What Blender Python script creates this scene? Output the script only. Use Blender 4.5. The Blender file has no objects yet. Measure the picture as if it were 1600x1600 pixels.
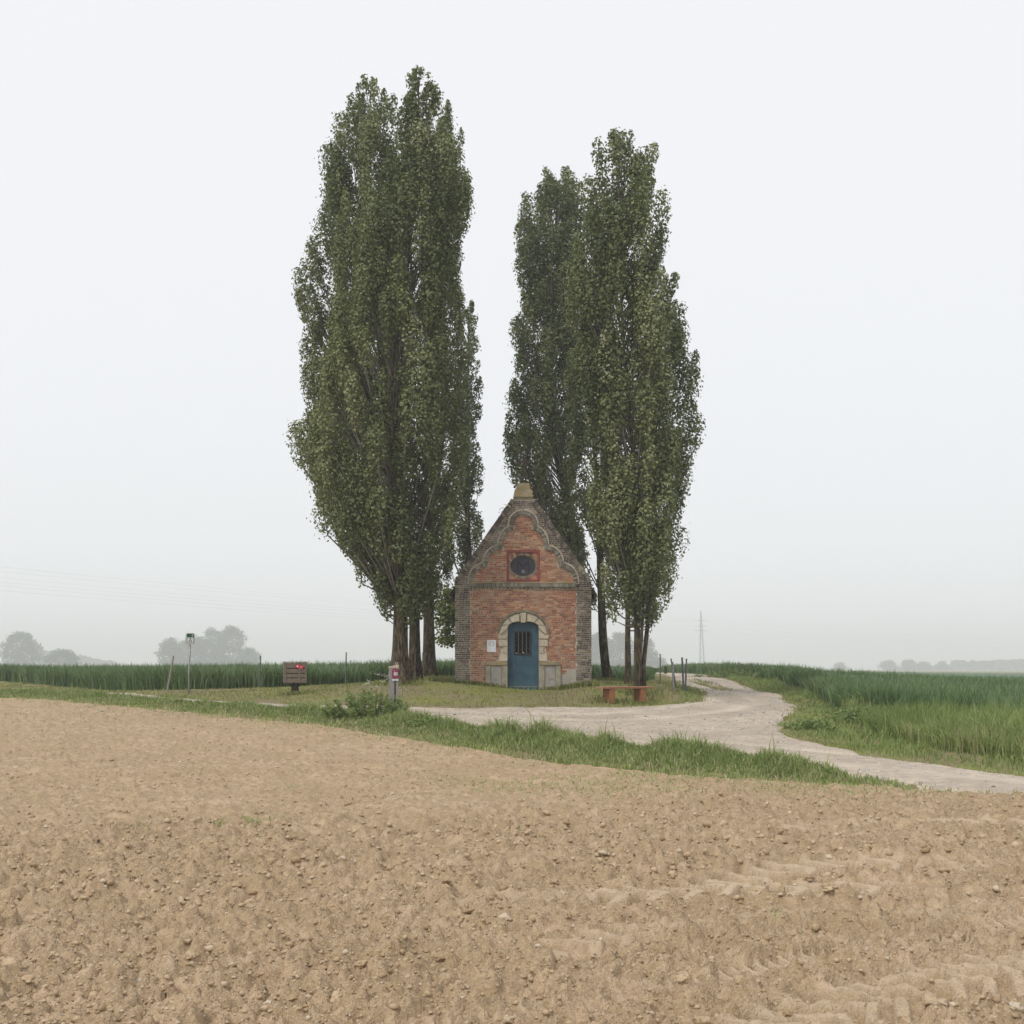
import bpy, bmesh, math, random
import numpy as np
from mathutils import Vector, Matrix

# ------------------------------------------------------------------ camera, sky, sun, exposure
SC = bpy.context.scene
COL = SC.collection
CAMZ, FPX, HOR = 1.65, 1600.0, 1040.0
cam_d = bpy.data.cameras.new('camera')
cam = bpy.data.objects.new('camera', cam_d)
COL.objects.link(cam)
cam.location = (0, 0, CAMZ)
cam.rotation_euler = (math.pi / 2, 0, 0)
cam_d.sensor_width = 36
cam_d.lens = 36
cam_d.shift_y = 0.15
cam_d.clip_end = 6000
SC.camera = cam

SUN_EL, SUN_AZ = math.radians(48), math.radians(220)     # azimuth clockwise from +Y: behind the camera, to the left
world = bpy.data.worlds.new('World')
SC.world = world
world.use_nodes = True
wn = world.node_tree
wn.nodes.clear()
sky = wn.nodes.new('ShaderNodeTexSky')
sky.sky_type = 'NISHITA'
sky.sun_disc = False
sky.sun_elevation = SUN_EL
sky.sun_rotation = SUN_AZ
sky.air_density = 1.0
sky.dust_density = 4.0
cover = wn.nodes.new('ShaderNodeMix')
cover.data_type = 'RGBA'
cover.inputs[0].default_value = 0.93                      # closed cloud cover over the clear sky
cover.inputs[7].default_value = (8.65, 8.72, 8.95, 1)
wn.links.new(sky.outputs[0], cover.inputs[6])
bgn = wn.nodes.new('ShaderNodeBackground')
bgn.inputs[1].default_value = 0.1
wn.links.new(cover.outputs[2], bgn.inputs[0])
wo = wn.nodes.new('ShaderNodeOutputWorld')
wn.links.new(bgn.outputs[0], wo.inputs[0])

sun_d = bpy.data.lights.new('sun', 'SUN')
sun_d.energy = 1.5
sun_d.angle = math.radians(10)
sun_d.color = (1.0, 0.96, 0.9)
sun = bpy.data.objects.new('sun', sun_d)
COL.objects.link(sun)
sd = Vector((math.sin(SUN_AZ) * math.cos(SUN_EL), math.cos(SUN_AZ) * math.cos(SUN_EL), math.sin(SUN_EL)))
sun.rotation_euler = sd.to_track_quat('Z', 'Y').to_euler()
sun.location = (-20, -20, 40)

SC.view_settings.view_transform = 'Standard'
SC.view_settings.look = 'None'
SC.view_settings.gamma = 1
SC.view_settings.exposure = 0.17
SC.render.engine = 'CYCLES'
cy = SC.cycles
cy.use_denoising = True
try:
    cy.denoiser = 'OPENIMAGEDENOISE'
    cy.denoising_input_passes = 'RGB_ALBEDO_NORMAL'
    cy.denoising_prefilter = 'ACCURATE'
except Exception:
    pass
cy.max_bounces = 8
cy.diffuse_bounces = 3
cy.glossy_bounces = 2
cy.transmission_bounces = 4
cy.volume_bounces = 3
cy.transparent_max_bounces = 8
cy.use_adaptive_sampling = True
cy.adaptive_threshold = 0.015

rng = np.random.default_rng(7)
random.seed(7)

# ------------------------------------------------------------------ numeric helpers
def P(px, r, y):
    """the point at depth y that the photograph shows at column px, row r"""
    return ((px - 800) / FPX * y, y, CAMZ - (r - HOR) / FPX * y)

def sstep(a, b, x):
    t = np.clip((x - a) / (b - a), 0, 1)
    return t * t * (3 - 2 * t)

def hsh(ix, iy, seed):
    h = (ix.astype(np.int64) * 374761393 + iy.astype(np.int64) * 668265263 + seed * 974634777) & 0xffffffff
    h = ((h ^ (h >> 13)) * 1274126177) & 0xffffffff
    h = h ^ (h >> 16)
    return (h & 0xffffff) / float(0xffffff)

def vnoise(x, y, seed=0):
    ix, iy = np.floor(x), np.floor(y)
    fx, fy = x - ix, y - iy
    fx = fx * fx * (3 - 2 * fx)
    fy = fy * fy * (3 - 2 * fy)
    a, b = hsh(ix, iy, seed), hsh(ix + 1, iy, seed)
    c, d = hsh(ix, iy + 1, seed), hsh(ix + 1, iy + 1, seed)
    return (a * (1 - fx) + b * fx) * (1 - fy) + (c * (1 - fx) + d * fx) * fy - 0.5

def fbm(x, y, seed=0, o=4):
    s, a = 0, 1.0
    for k in range(o):
        s = s + a * vnoise(x * 2 ** k, y * 2 ** k, seed + k * 17)
        a *= 0.5
    return s

def worley(x, y, seed):
    ix, iy = np.floor(x), np.floor(y)
    best = np.full(x.shape, 9.0)
    cid = np.zeros(x.shape)
    for dx in (-1, 0, 1):
        for dy in (-1, 0, 1):
            cx, cyy = ix + dx, iy + dy
            d = np.hypot(cx + hsh(cx, cyy, seed) - x, cyy + hsh(cx, cyy, seed + 5) - y)
            m = d < best
            best = np.where(m, d, best)
            cid = np.where(m, hsh(cx, cyy, seed + 9), cid)
    return best, cid

def inpoly(x, y, poly):
    x = np.asarray(x, float)
    y = np.asarray(y, float)
    r = np.zeros(x.shape, bool)
    n = len(poly)
    for i in range(n):
        x0, y0 = poly[i][0], poly[i][1]
        x1, y1 = poly[(i + 1) % n][0], poly[(i + 1) % n][1]
        if y0 == y1:
            continue
        c = ((y0 > y) != (y1 > y)) & (x < (x1 - x0) * (y - y0) / (y1 - y0) + x0)
        r ^= c
    return r

def polydist(x, y, line, closed=False):
    """distance to a polyline, arc length there, signed side"""
    best = np.full(np.shape(x), 1e9)
    arc = np.zeros(np.shape(x))
    side = np.zeros(np.shape(x))
    s0 = 0.0
    pts = list(line) + ([line[0]] if closed else [])
    for (ax, ay), (bx, by) in zip([p[:2] for p in pts[:-1]], [p[:2] for p in pts[1:]]):
        L = math.hypot(bx - ax, by - ay)
        if L < 1e-9:
            continue
        ux, uy = (bx - ax) / L, (by - ay) / L
        t = np.clip((x - ax) * ux + (y - ay) * uy, 0, L)
        d = np.hypot(x - ax - ux * t, y - ay - uy * t)
        m = d < best
        best = np.where(m, d, best)
        arc = np.where(m, s0 + t, arc)
        side = np.where(m, (x - ax) * (-uy) + (y - ay) * ux, side)
        s0 += L
    return best, arc, side

# ------------------------------------------------------------------ terrain height
CTRL = []
def cp(px, r, y):
    CTRL.append(P(px, r, y))
def cz(x, y, z):
    CTRL.append((x, y, z))
for x in (-30, -12, -5, 0, 5, 12, 30):
    cz(x, -8, 0)
    cz(x, 2, 0)
    cz(x, 9, 0.0)
for x, y, z in ((-18, 14, .05), (-9, 14, 0.02), (0, 14, 0.01), (6, 13, 0), (14, 13, 0.02), (30, 14, 0)):
    cz(x, y, z)
cp(0, 1090, 35); cp(300, 1110, 26.3); cp(520, 1132, 22.6); cp(700, 1160, 19.3)
cp(900, 1190, 16.5); cp(1100, 1210, 15.06); cp(1330, 1225, 14.3)
cp(480, 1104, 27.5); cp(700, 1108, 27); cp(900, 1107, 27.5); cp(1090, 1099, 28.6)
cp(294, 1085, 33); cp(461, 1085, 32); cp(300, 1078, 36); cp(0, 1063, 60); cp(560, 1072, 41)
cp(630, 1066, 31.8); cp(668, 1057, 40.5); cp(730, 1068, 33.3); cp(817, 1078.5, 33.3); cp(912, 1074, 33.3)
cp(817, 1068, 39); cp(950, 1063, 37.5); cp(990, 1075, 31.6); cp(960, 1099, 29.8); cp(1005, 1099, 30.3)
cp(1103, 1090, 33); cp(1085, 1077, 38); cp(1060, 1066, 44); cp(1045, 1058, 52); cp(1040, 1053, 62)
cp(1150, 1066, 45); cp(1215, 1085, 36); cp(1250, 1105, 31); cp(1215, 1132, 24.5); cp(1290, 1165, 19.2)
cp(1400, 1190, 16.5); cp(1600, 1212, 14.9); cp(1500, 1177, 18.1)
cp(1262, 1088, 38); cp(1307, 1106, 31.5); cp(1180, 1062, 54.5); cp(1120, 1055, 70)
cz(50, 100, -.25); cz(25, 100, .31); cz(18, 100, .75); cz(100, 200, -1.0); cz(50, 200, 0); cz(30, 60, -.05)
cz(20, 30, 0.1); cz(40, 40, -.1)
cz(-60, 100, .8); cz(-30, 100, .8); cz(0, 100, .85); cz(-100, 200, .7); cz(0, 200, .7); cz(-40, 40, .6); cz(-45, 60, .75)
cz(-30, 28, .35); cz(120, 100, -.6); cz(-120, 100, .7); cz(200, 200, -1.5); cz(-200, 200, .5)
CT = np.array(CTRL)
def tps_k(d2):
    return 0.5 * d2 * np.log(d2 + 1e-9)
def _solve():
    n = len(CT)
    xs = CT[:, :2] / 30.0
    d2 = ((xs[:, None] - xs[None]) ** 2).sum(-1)
    A = np.zeros((n + 3, n + 3))
    A[:n, :n] = tps_k(d2) + np.eye(n) * 2e-4
    A[:n, n] = 1
    A[:n, n + 1:] = xs
    A[n, :n] = 1
    A[n + 1:, :n] = xs.T
    b = np.zeros(n + 3)
    b[:n] = CT[:, 2]
    return np.linalg.solve(A, b), xs
TW, TX = _solve()
def H(x, y):
    x = np.asarray(x, float)
    y = np.asarray(y, float)
    sh = np.broadcast(x, y).shape
    xx = np.broadcast_to(x, sh).ravel()
    yy = np.broadcast_to(y, sh).ravel()
    rr = np.hypot(xx, yy)
    k = np.minimum(1, 190.0 / np.maximum(rr, 1e-6))
    px, py = xx * k / 30, np.maximum(yy * k, -8) / 30
    px = np.clip(px, -5, 5)
    out = np.empty(len(xx))
    n = len(TX)
    for s in range(0, len(xx), 100000):
        a = slice(s, s + 100000)
        d2 = (px[a, None] - TX[None, :, 0]) ** 2 + (py[a, None] - TX[None, :, 1]) ** 2
        out[a] = tps_k(d2) @ TW[:n] + TW[n] + TW[n + 1] * px[a] + TW[n + 2] * py[a]
    return out.reshape(sh)
def h1(x, y):
    return float(H(np.array([x]), np.array([y]))[0])

def G(px, y):
    """ground point under column px at depth y"""
    x = (px - 800) / FPX * y
    return (x, y, h1(x, y))

# plan outlines (metres), taken from where each edge meets the ground
FIELD_EDGE = [(-60, 78), (-34, 51)] + [P(*a)[:2] for a in ((0, 1090, 35), (300, 1110, 26.3), (520, 1132, 22.6), (700, 1160, 19.3),
              (900, 1190, 16.5), (1100, 1210, 15.06), (1330, 1224, 14.4), (1600, 1243, 13.15))] + [(12, 11.35), (30, 7.9)]
FIELD = FIELD_EDGE + [(30, -8), (-60, -8)]
ROAD_A = [(-16, 38.5), (-10.5, 31.5), (-7.6, 28.9)] + [P(*a)[:2] for a in ((480, 1104, 27.7), (700, 1108, 27.2), (900, 1107, 27.6), (1000, 1104, 28.0), (1075, 1101, 28.6),
          (1100, 1094, 30.6), (1103, 1089, 33), (1088, 1078, 37.5), (1062, 1067, 43), (1047, 1059, 51), (1041, 1054, 60))] + [(9.2, 70), (6, 90)]
ROAD_B = [(10, 90), (12.2, 70)] + [P(*a)[:2] for a in ((1108, 1056, 60), (1140, 1064, 47), (1180, 1073, 40), (1218, 1086, 35.5), (1248, 1103, 30.5), (1238, 1118, 27),
          (1215, 1131, 24.5), (1228, 1146, 21.5), (1290, 1165, 19.0), (1400, 1190, 16.5), (1600, 1212, 14.7))] + [(12, 12.6), (30, 9.5)]
ROAD_C = [(30, 7.7), (12, 11.15)] + [P(*a)[:2] for a in ((1600, 1243, 13.0), (1340, 1221, 14.6), (1200, 1195, 16.2), (1050, 1178, 17.9), (930, 1160, 19.2), (800, 1142, 21.0),
          (700, 1128, 22.9), (600, 1118, 24.4), (480, 1109, 26.2))] + [(-7.9, 27.5), (-11.3, 30.5), (-17.2, 37.5)]
ROAD = ROAD_A + ROAD_B + ROAD_C

# ------------------------------------------------------------------ scene-object helpers
def tag(o, label=None, cat=None, group=None, kind=None):
    if label: o['label'] = label
    if cat: o['category'] = cat
    if group: o['group'] = group
    if kind: o['kind'] = kind
    return o

def link(name, me, mat=None, parent=None, smooth=False):
    o = bpy.data.objects.new(name, me)
    COL.objects.link(o)
    if mat is not None and not me.materials:
        me.materials.append(mat)
    if parent is not None:
        o.parent = parent
    if smooth:
        me.polygons.foreach_set('use_smooth', np.ones(len(me.polygons), bool))
    return o

def empty(name, loc, rz=0.0, label=None, cat=None, group=None):
    o = bpy.data.objects.new(name, None)
    COL.objects.link(o)
    o.location = loc
    o.rotation_euler = (0, 0, rz)
    o.empty_display_size = 0.2
    return tag(o, label, cat, group)

def npmesh(name, V, F, tint=None):
    V = np.asarray(V, np.float32)
    F = np.asarray(F, np.int32)
    me = bpy.data.meshes.new(name)
    k = F.shape[1]
    me.vertices.add(len(V))
    me.vertices.foreach_set('co', V.ravel())
    me.loops.add(F.size)
    me.loops.foreach_set('vertex_index', F.ravel())
    me.polygons.add(len(F))
    me.polygons.foreach_set('loop_start', np.arange(len(F), dtype=np.int32) * k)
    me.update(calc_edges=True)
    if tint is not None:
        a = me.attributes.new('tint', 'FLOAT', 'POINT')
        a.data.foreach_set('value', np.asarray(tint, np.float32))
    return me

class MB:
    """collects simple solids into one mesh"""
    def __init__(s):
        s.v, s.f = [], []
    def add(s, vs, fs):
        b = len(s.v)
        s.v += [tuple(v) for v in vs]
        s.f += [tuple(b + i for i in f) for f in fs]
        return s
    def box(s, x0, x1, y0, y1, z0, z1, M=None, taper=0.0):
        cx, cyy = (x0 + x1) / 2, (y0 + y1) / 2
        t = 1 - taper
        v = [(x0, y0, z0), (x1, y0, z0), (x1, y1, z0), (x0, y1, z0)]
        v += [(cx + (a - cx) * t, cyy + (b - cyy) * t, z1) for a, b, _ in v]
        if M is not None:
            v = [M @ Vector(q) for q in v]
        return s.add(v, [(0, 3, 2, 1), (4, 5, 6, 7), (0, 1, 5, 4), (1, 2, 6, 5), (2, 3, 7, 6), (3, 0, 4, 7)])
    def tube(s, pts, rad, n=8, cap=True):
        pts = [Vector(p) for p in pts]
        if not hasattr(rad, '__len__'):
            rad = [rad] * len(pts)
        base = len(s.v)
        for i, p in enumerate(pts):
            d = (pts[min(i + 1, len(pts) - 1)] - pts[max(i - 1, 0)]).normalized()
            up = Vector((0, 0, 1)) if abs(d.z) < .9 else Vector((1, 0, 0))
            a = d.cross(up).normalized()
            b = d.cross(a)
            for k in range(n):
                t = 2 * math.pi * k / n
                s.v.append(tuple(p + (a * math.cos(t) + b * math.sin(t)) * rad[i]))
        for i in range(len(pts) - 1):
            for k in range(n):
                a0, a1 = base + i * n + k, base + i * n + (k + 1) % n
                s.f.append((a0, a0 + n, a1 + n, a1))
        if cap:
            s.f.append(tuple(base + k for k in range(n)))
            s.f.append(tuple(base + (len(pts) - 1) * n + n - 1 - k for k in range(n)))
        return s
    def prism(s, poly, y0, y1):
        """poly in (x, z), extruded along y"""
        n = len(poly)
        v = [(p[0], y0, p[1]) for p in poly] + [(p[0], y1, p[1]) for p in poly]
        f = [tuple(range(n)), tuple(range(2 * n - 1, n - 1, -1))]
        f += [(i, i + n, (i + 1) % n + n, (i + 1) % n) for i in range(n)]
        return s.add(v, f)
    def build(s, name, mat, parent=None, smooth=False, bevel=0.0):
        me = bpy.data.meshes.new(name)
        me.from_pydata(s.v, [], s.f)
        bm = bmesh.new()
        bm.from_mesh(me)
        bmesh.ops.recalc_face_normals(bm, faces=bm.faces)
        if bevel:
            bmesh.ops.bevel(bm, geom=list(bm.edges), offset=bevel, segments=2, affect='EDGES', clamp_overlap=True)
        bm.to_mesh(me)
        bm.free()
        return link(name, me, mat, parent, smooth)

# ------------------------------------------------------------------ materials
class NT:
    def __init__(s, name):
        s.m = bpy.data.materials.new(name)
        s.m.use_nodes = True
        s.t = s.m.node_tree
        s.t.nodes.clear()
        s.out = s.n('ShaderNodeOutputMaterial')
    def n(s, typ, **kw):
        nd = s.t.nodes.new(typ)
        for k, v in kw.items():
            setattr(nd, k, v)
        return nd
    def set(s, sock, v):
        if isinstance(v, bpy.types.NodeSocket):
            s.t.links.new(v, sock)
        elif isinstance(v, (tuple, list)) and len(v) == 3 and sock.type == 'RGBA':
            sock.default_value = (*v, 1)
        else:
            sock.default_value = v
    def co(s, which='Object'):
        return s.n('ShaderNodeTexCoord').outputs[which]
    def pos(s):
        return s.n('ShaderNodeNewGeometry').outputs['Position']
    def noise(s, vec, scale, detail=4, rough=.55, out='Fac', stretch=None):
        if stretch:
            mp = s.n('ShaderNodeMapping')
            s.set(mp.inputs['Vector'], vec)
            mp.inputs['Scale'].default_value = stretch
            vec = mp.outputs[0]
        nd = s.n('ShaderNodeTexNoise')
        s.set(nd.inputs['Vector'], vec)
        nd.inputs['Scale'].default_value = scale
        nd.inputs['Detail'].default_value = detail
        nd.inputs['Roughness'].default_value = rough
        return nd.outputs[out]
    def ramp(s, fac, stops):
        r = s.n('ShaderNodeValToRGB')
        s.set(r.inputs[0], fac)
        el = r.color_ramp.elements
        while len(el) < len(stops):
            el.new(0.5)
        for e, (p, c) in zip(el, stops):
            e.position = p
            e.color = (*c, 1) if len(c) == 3 else c
        return r.outputs[0]
    def mix(s, f, a, b, mode='MIX'):
        m = s.n('ShaderNodeMix', data_type='RGBA', blend_type=mode)
        s.set(m.inputs[0], f)
        s.set(m.inputs[6], a)
        s.set(m.inputs[7], b)
        return m.outputs[2]
    def math(s, op, a, b=0.0, clamp=False):
        m = s.n('ShaderNodeMath', operation=op, use_clamp=clamp)
        s.set(m.inputs[0], a)
        s.set(m.inputs[1], b)
        return m.outputs[0]
    def attr(s, name):
        return s.n('ShaderNodeAttribute', attribute_name=name).outputs['Fac']
    def rnd(s):
        a = s.n('ShaderNodeObjectInfo').outputs['Random']
        b = s.n('ShaderNodeNewGeometry').outputs['Random Per Island']
        return s.math('FRACT', s.math('ADD', a, b))
    def bump(s, h, strength=.4, dist=.02):
        b = s.n('ShaderNodeBump')
        b.inputs['Strength'].default_value = strength
        b.inputs['Distance'].default_value = dist
        s.set(b.inputs['Height'], h)
        return b.outputs[0]
    def pbr(s, color, rough=.85, normal=None, spec=.3, metal=0.0):
        p = s.n('ShaderNodeBsdfPrincipled')
        s.set(p.inputs['Base Color'], color)
        s.set(p.inputs['Roughness'], rough)
        p.inputs['Specular IOR Level'].default_value = spec
        p.inputs['Metallic'].default_value = metal
        if normal is not None:
            s.set(p.inputs['Normal'], normal)
        return p.outputs[0]
    def done(s, sh):
        s.t.links.new(sh, s.out.inputs['Surface'])
        return s.m

def lin(r, g, b):
    f = lambda c: (c / 255 / 12.92) if c <= 10 else ((c / 255 + .055) / 1.055) ** 2.4
    return (f(r), f(g), f(b))

M = {}
def m_leaf(name, cols, trans=.25, spec=.25):
    t = NT(name)
    c = t.ramp(t.attr('tint'), cols)
    tr = t.n('ShaderNodeBsdfTranslucent')
    t.set(tr.inputs[0], t.mix(.5, c, (.16, .2, .03), 'MIX'))
    mx = t.n('ShaderNodeMixShader')
    mx.inputs[0].default_value = trans
    t.t.links.new(t.pbr(c, .55, spec=spec), mx.inputs[1])
    t.t.links.new(tr.outputs[0], mx.inputs[2])
    M[name] = t.done(mx.outputs[0])
m_leaf('poplar_leaf', [(0, (.062, .088, .034)), (.5, (.162, .188, .078)), (.85, (.245, .268, .120)), (1, (.34, .35, .21))])
m_leaf('maple_leaf', [(0, (.08, .12, .025)), (1, (.18, .21, .05))])
m_leaf('verge_blade', [(0, (.11, .165, .045)), (.45, (.25, .325, .105)), (.8, (.36, .42, .16)), (1, (.50, .45, .27))])
m_leaf('lawn_blade', [(0, (.17, .205, .055)), (.6, (.27, .285, .095)), (1, (.42, .38, .19))])
m_leaf('crop_blade', [(0, (.05, .105, .038)), (.5, (.12, .205, .08)), (.85, (.20, .285, .125)), (1, (.30, .36, .2))])
m_leaf('tall_grass_blade', [(0, (.11, .175, .04)), (.5, (.245, .32, .10)), (.85, (.35, .40, .16)), (1, (.45, .40, .22))])
m_leaf('far_leaf', [(0, (.035, .055, .02)), (1, (.085, .11, .045))])
m_leaf('umbel', [(0, (.55, .55, .45)), (1, (.75, .75, .68))], trans=.2)
m_leaf('straw', [(0, (.30, .24, .14)), (1, (.55, .46, .32))], trans=.1)

t = NT('soil')
p = t.pos()
n1 = t.noise(p, .55, 5, .6)
n2 = t.noise(p, 9, 5, .65)
n3 = t.noise(p, 70, 3, .6)
c = t.ramp(n1, [(.3, (.47, .340, .215)), (.5, (.54, .397, .258)), (.72, (.60, .452, .31))])
c = t.mix(t.ramp(n2, [(.42, (.75, .75, .75)), (.6, (0, 0, 0))]), c, (.35, .25, .15))
n4 = t.noise(p, 2.3, 5, .65, stretch=(.55, 1.5, 1))
c = t.mix(t.ramp(n4, [(.38, (.9, .9, .9)), (.56, (0, 0, 0))]), c, (.41, .30, .18))
c = t.mix(t.ramp(n3, [(.52, (0, 0, 0)), (.72, (.8, .8, .8))]), c, (.64, .51, .36))
pk = t.attr('pack')
c = t.mix(t.math('MULTIPLY', pk, .6), c, (.66, .52, .37))
M['soil'] = t.done(t.pbr(c, .95, t.bump(t.math('ADD', t.math('MULTIPLY', n2, 1.0), t.math('MULTIPLY', n3, .35)), 1.0, .05), .15))

t = NT('clod')
r = t.rnd()
p = t.pos()
c = t.ramp(r, [(0, (.37, .265, .158)), (.5, (.52, .395, .25)), (.93, (.60, .475, .32)), (1, (.66, .58, .46))])
n2 = t.noise(p, 45, 4, .6)
c = t.mix(t.math('MULTIPLY', n2, .5), c, (.27, .18, .11))
M['clod'] = t.done(t.pbr(c, .95, t.bump(n2, .5, .015), .15))

t = NT('ground')
p = t.pos()
a = t.noise(p, .45, 5, .6)
b = t.noise(p, 3.2, 5, .65)
f = t.noise(p, 26, 4, .7)
g = t.ramp(b, [(.3, (.19, .21, .06)), (.55, (.26, .265, .085)), (.75, (.34, .31, .125))])
e = t.ramp(f, [(.3, (.20, .15, .09)), (.7, (.36, .29, .19))])
k = t.ramp(t.math('ADD', t.math('MULTIPLY', a, .6), t.math('MULTIPLY', b, .4)), [(.44, (0, 0, 0)), (.55, (1, 1, 1))])
c = t.mix(k, g, e)
c = t.mix(t.math('MULTIPLY', f, .6), c, t.mix(.5, c, (.07, .08, .025)))
M['ground'] = t.done(t.pbr(c, .95, t.bump(t.math('ADD', f, b), .6, .05), .1))

t = NT('gravel_track')
p = t.pos()
a = t.noise(p, .5, 4, .6)
b = t.noise(p, 5, 5, .65)
vo = t.n('ShaderNodeTexVoronoi')
t.set(vo.inputs['Vector'], p)
vo.inputs['Scale'].default_value = 22
c = t.ramp(a, [(.35, (.33, .268, .20)), (.5, (.46, .38, .292)), (.68, (.56, .468, .36))])
c = t.mix(t.ramp(b, [(.42, (0, 0, 0)), (.62, (1, 1, 1))]), c, (.33, .285, .24))
c = t.mix(t.math('MULTIPLY', vo.outputs['Color'], .30), c, (.58, .51, .44))
c = t.mix(t.math('MULTIPLY', t.attr('pack'), .8), c, (.60, .515, .41))
hgt = t.math('SUBTRACT', t.math('MULTIPLY', b, .8), t.math('MULTIPLY', vo.outputs['Distance'], .5))
M['gravel_track'] = t.done(t.pbr(c, .95, t.bump(hgt, .5, .04), .15))
t = NT('gravel_stone')
M['gravel_stone'] = t.done(t.pbr(t.ramp(t.rnd(), [(0, (.22, .20, .18)), (.6, (.42, .38, .33)), (1, (.62, .58, .53))]), .9))

def m_brick(name, stops, lichen=0.0, mort=(.42, .36, .28), over=.42):
    t = NT(name)
    c = t.ramp(t.rnd(), stops)
    p = t.co('Object') if False else t.pos()
    n = t.noise(p, 2.2, 5, .65)
    f = t.noise(p, 38, 4, .65)
    c = t.mix(t.math('MULTIPLY', f, .35), c, t.mix(.4, c, mort))
    c = t.mix(t.ramp(n, [(.50, (0, 0, 0)), (.66, (over, over, over))]), c, mort)           # mortar smears and bloom
    if lichen:
        l = t.noise(p, 5, 5, .7)
        c = t.mix(t.ramp(l, [(.5, (0, 0, 0)), (.6, (lichen, lichen, lichen))]), c, (.42, .26, .04))
    M[name] = t.done(t.pbr(c, .92, t.bump(f, .4, .01), .2))
m_brick('red_brick', [(0, (.20, .070, .045)), (.3, (.32, .105, .058)), (.6, (.385, .145, .078)), (.82, (.50, .225, .12)), (.93, (.58, .34, .20)), (1, (.26, .21, .15))], mort=(.50, .43, .32))
m_brick('dark_brick', [(0, (.045, .040, .044)), (.45, (.075, .062, .060)), (.75, (.12, .095, .085)), (.92, (.22, .19, .15)), (1, (.33, .28, .2))], mort=(.46, .40, .31), over=.55)
m_brick('grey_brick', [(0, (.09, .09, .08)), (.5, (.17, .165, .14)), (.85, (.27, .25, .2)), (1, (.38, .34, .27))], over=.3)
m_brick('lichen_brick', [(0, (.20, .18, .13)), (.5, (.30, .25, .17)), (1, (.40, .32, .2))], lichen=.95)

def m_stone(name, c0, c1, c2, scale=3, rough=.9, bump=.5, lich=0.0):
    t = NT(name)
    p = t.pos()
    a = t.noise(p, scale, 6, .65)
    f = t.noise(p, scale * 12, 4, .65)
    c = t.ramp(a, [(.3, c0), (.5, c1), (.7, c2)])
    c = t.mix(t.math('MULTIPLY', f, .45), c, c0)
    if lich:
        l = t.noise(p, 6, 5, .7)
        c = t.mix(t.ramp(l, [(.47, (0, 0, 0)), (.58, (lich, lich, lich))]), c, (.40, .25, .04))
    M[name] = t.done(t.pbr(c, rough, t.bump(t.math('ADD', a, f), bump, .015), .2))
m_stone('mortar', (.40, .345, .265), (.52, .455, .36), (.60, .54, .44), 4)
m_stone('lime_stone', (.36, .31, .23), (.50, .44, .34), (.60, .54, .44), 3)
m_stone('weathered_stone', (.19, .18, .14), (.32, .29, .22), (.45, .41, .33), 4)
m_stone('lichen_stone', (.20, .175, .12), (.30, .26, .18), (.40, .36, .27), 5, lich=.42)
m_stone('cement', (.30, .28, .23), (.38, .35, .30), (.46, .43, .38), 4)
m_stone('slate', (.05, .05, .05), (.09, .085, .08), (.14, .13, .12), 5)
m_stone('hood_stone', (.13, .12, .09), (.22, .20, .14), (.34, .28, .16), 5)
m_stone('red_paint', (.19, .055, .048), (.26, .080, .070), (.32, .12, .10), 6, .8, .3)
m_stone('slab', (.27, .25, .22), (.33, .31, .28), (.40, .38, .34), 6)

t = NT('door_paint')
p = t.pos()
a = t.noise(p, 2.2, 4, .6)
b = t.noise(p, 9, 4, .6, stretch=(1, 1, .15))
c = t.ramp(a, [(.35, (.026, .064, .092)), (.65, (.046, .102, .140))])
c = t.mix(t.ramp(b, [(.62, (0, 0, 0)), (.8, (.5, .5, .5))]), c, (.20, .23, .26))
M['door_paint'] = t.done(t.pbr(c, .55, t.bump(b, .1, .005), .22))
def m_plain(name, col, rough=.6, metal=0.0, var=.25, scale=12, spec=.35, stretch=None):
    t = NT(name)
    f = t.noise(t.co(), scale, 4, .6, stretch=stretch)
    d = tuple(x * (1 - var) for x in col)
    u = tuple(min(1, x * (1 + var)) for x in col)
    M[name] = t.done(t.pbr(t.ramp(f, [(.3, d), (.7, u)]), rough, t.bump(f, .15, .005), spec, metal))
m_plain('iron', (.025, .024, .026), .6)
m_plain('light_iron', (.16, .17, .18), .5)
m_plain('rust_iron', (.075, .05, .04), .85)
m_plain('board_grey', (.042, .037, .042), .6, scale=5)
m_plain('letter_blue', (.022, .023, .052), .7)
m_plain('dark_void', (.006, .006, .007), 1.0, spec=0.0)  # near-black colour standing in for the shade of unlit hollows
m_plain('brass', (.75, .6, .3), .3, .6)
m_plain('notice_white', (.70, .71, .75), .5, var=.06, scale=18)
m_plain('print_grey', (.25, .26, .30), .6, var=.1)
m_plain('galvanised', (.30, .31, .32), .5, .3)
m_plain('steel_dark', (.13, .14, .15), .6, .2)
m_plain('sign_white', (.60, .61, .60), .5, var=.08)
m_plain('sign_grey', (.19, .165, .18), .6)
m_plain('sign_green', (.008, .07, .035), .45, var=.15)
m_plain('sign_black', (.01, .03, .025), .5)
m_plain('sign_purple', (.24, .035, .085), .5, var=.15)
m_plain('sticker_red', (.55, .015, .035), .5, var=.1)
m_plain('sticker_pink', (.62, .22, .25), .5, var=.1)
m_plain('old_wood', (.18, .14, .108), .85, var=.45, scale=9, stretch=(1, 1, 6))
m_plain('grey_wood', (.27, .245, .225), .85, var=.3, scale=14, stretch=(6, 6, .6))
m_plain('end_wood', (.48, .42, .32), .85)
m_plain('dark_wood', (.055, .042, .035), .9, var=.5, scale=10, stretch=(5, 5, .6))
m_plain('bench_wood', (.28, .115, .052), .6, var=.35, scale=8, stretch=(1, 5, 5))
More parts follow.
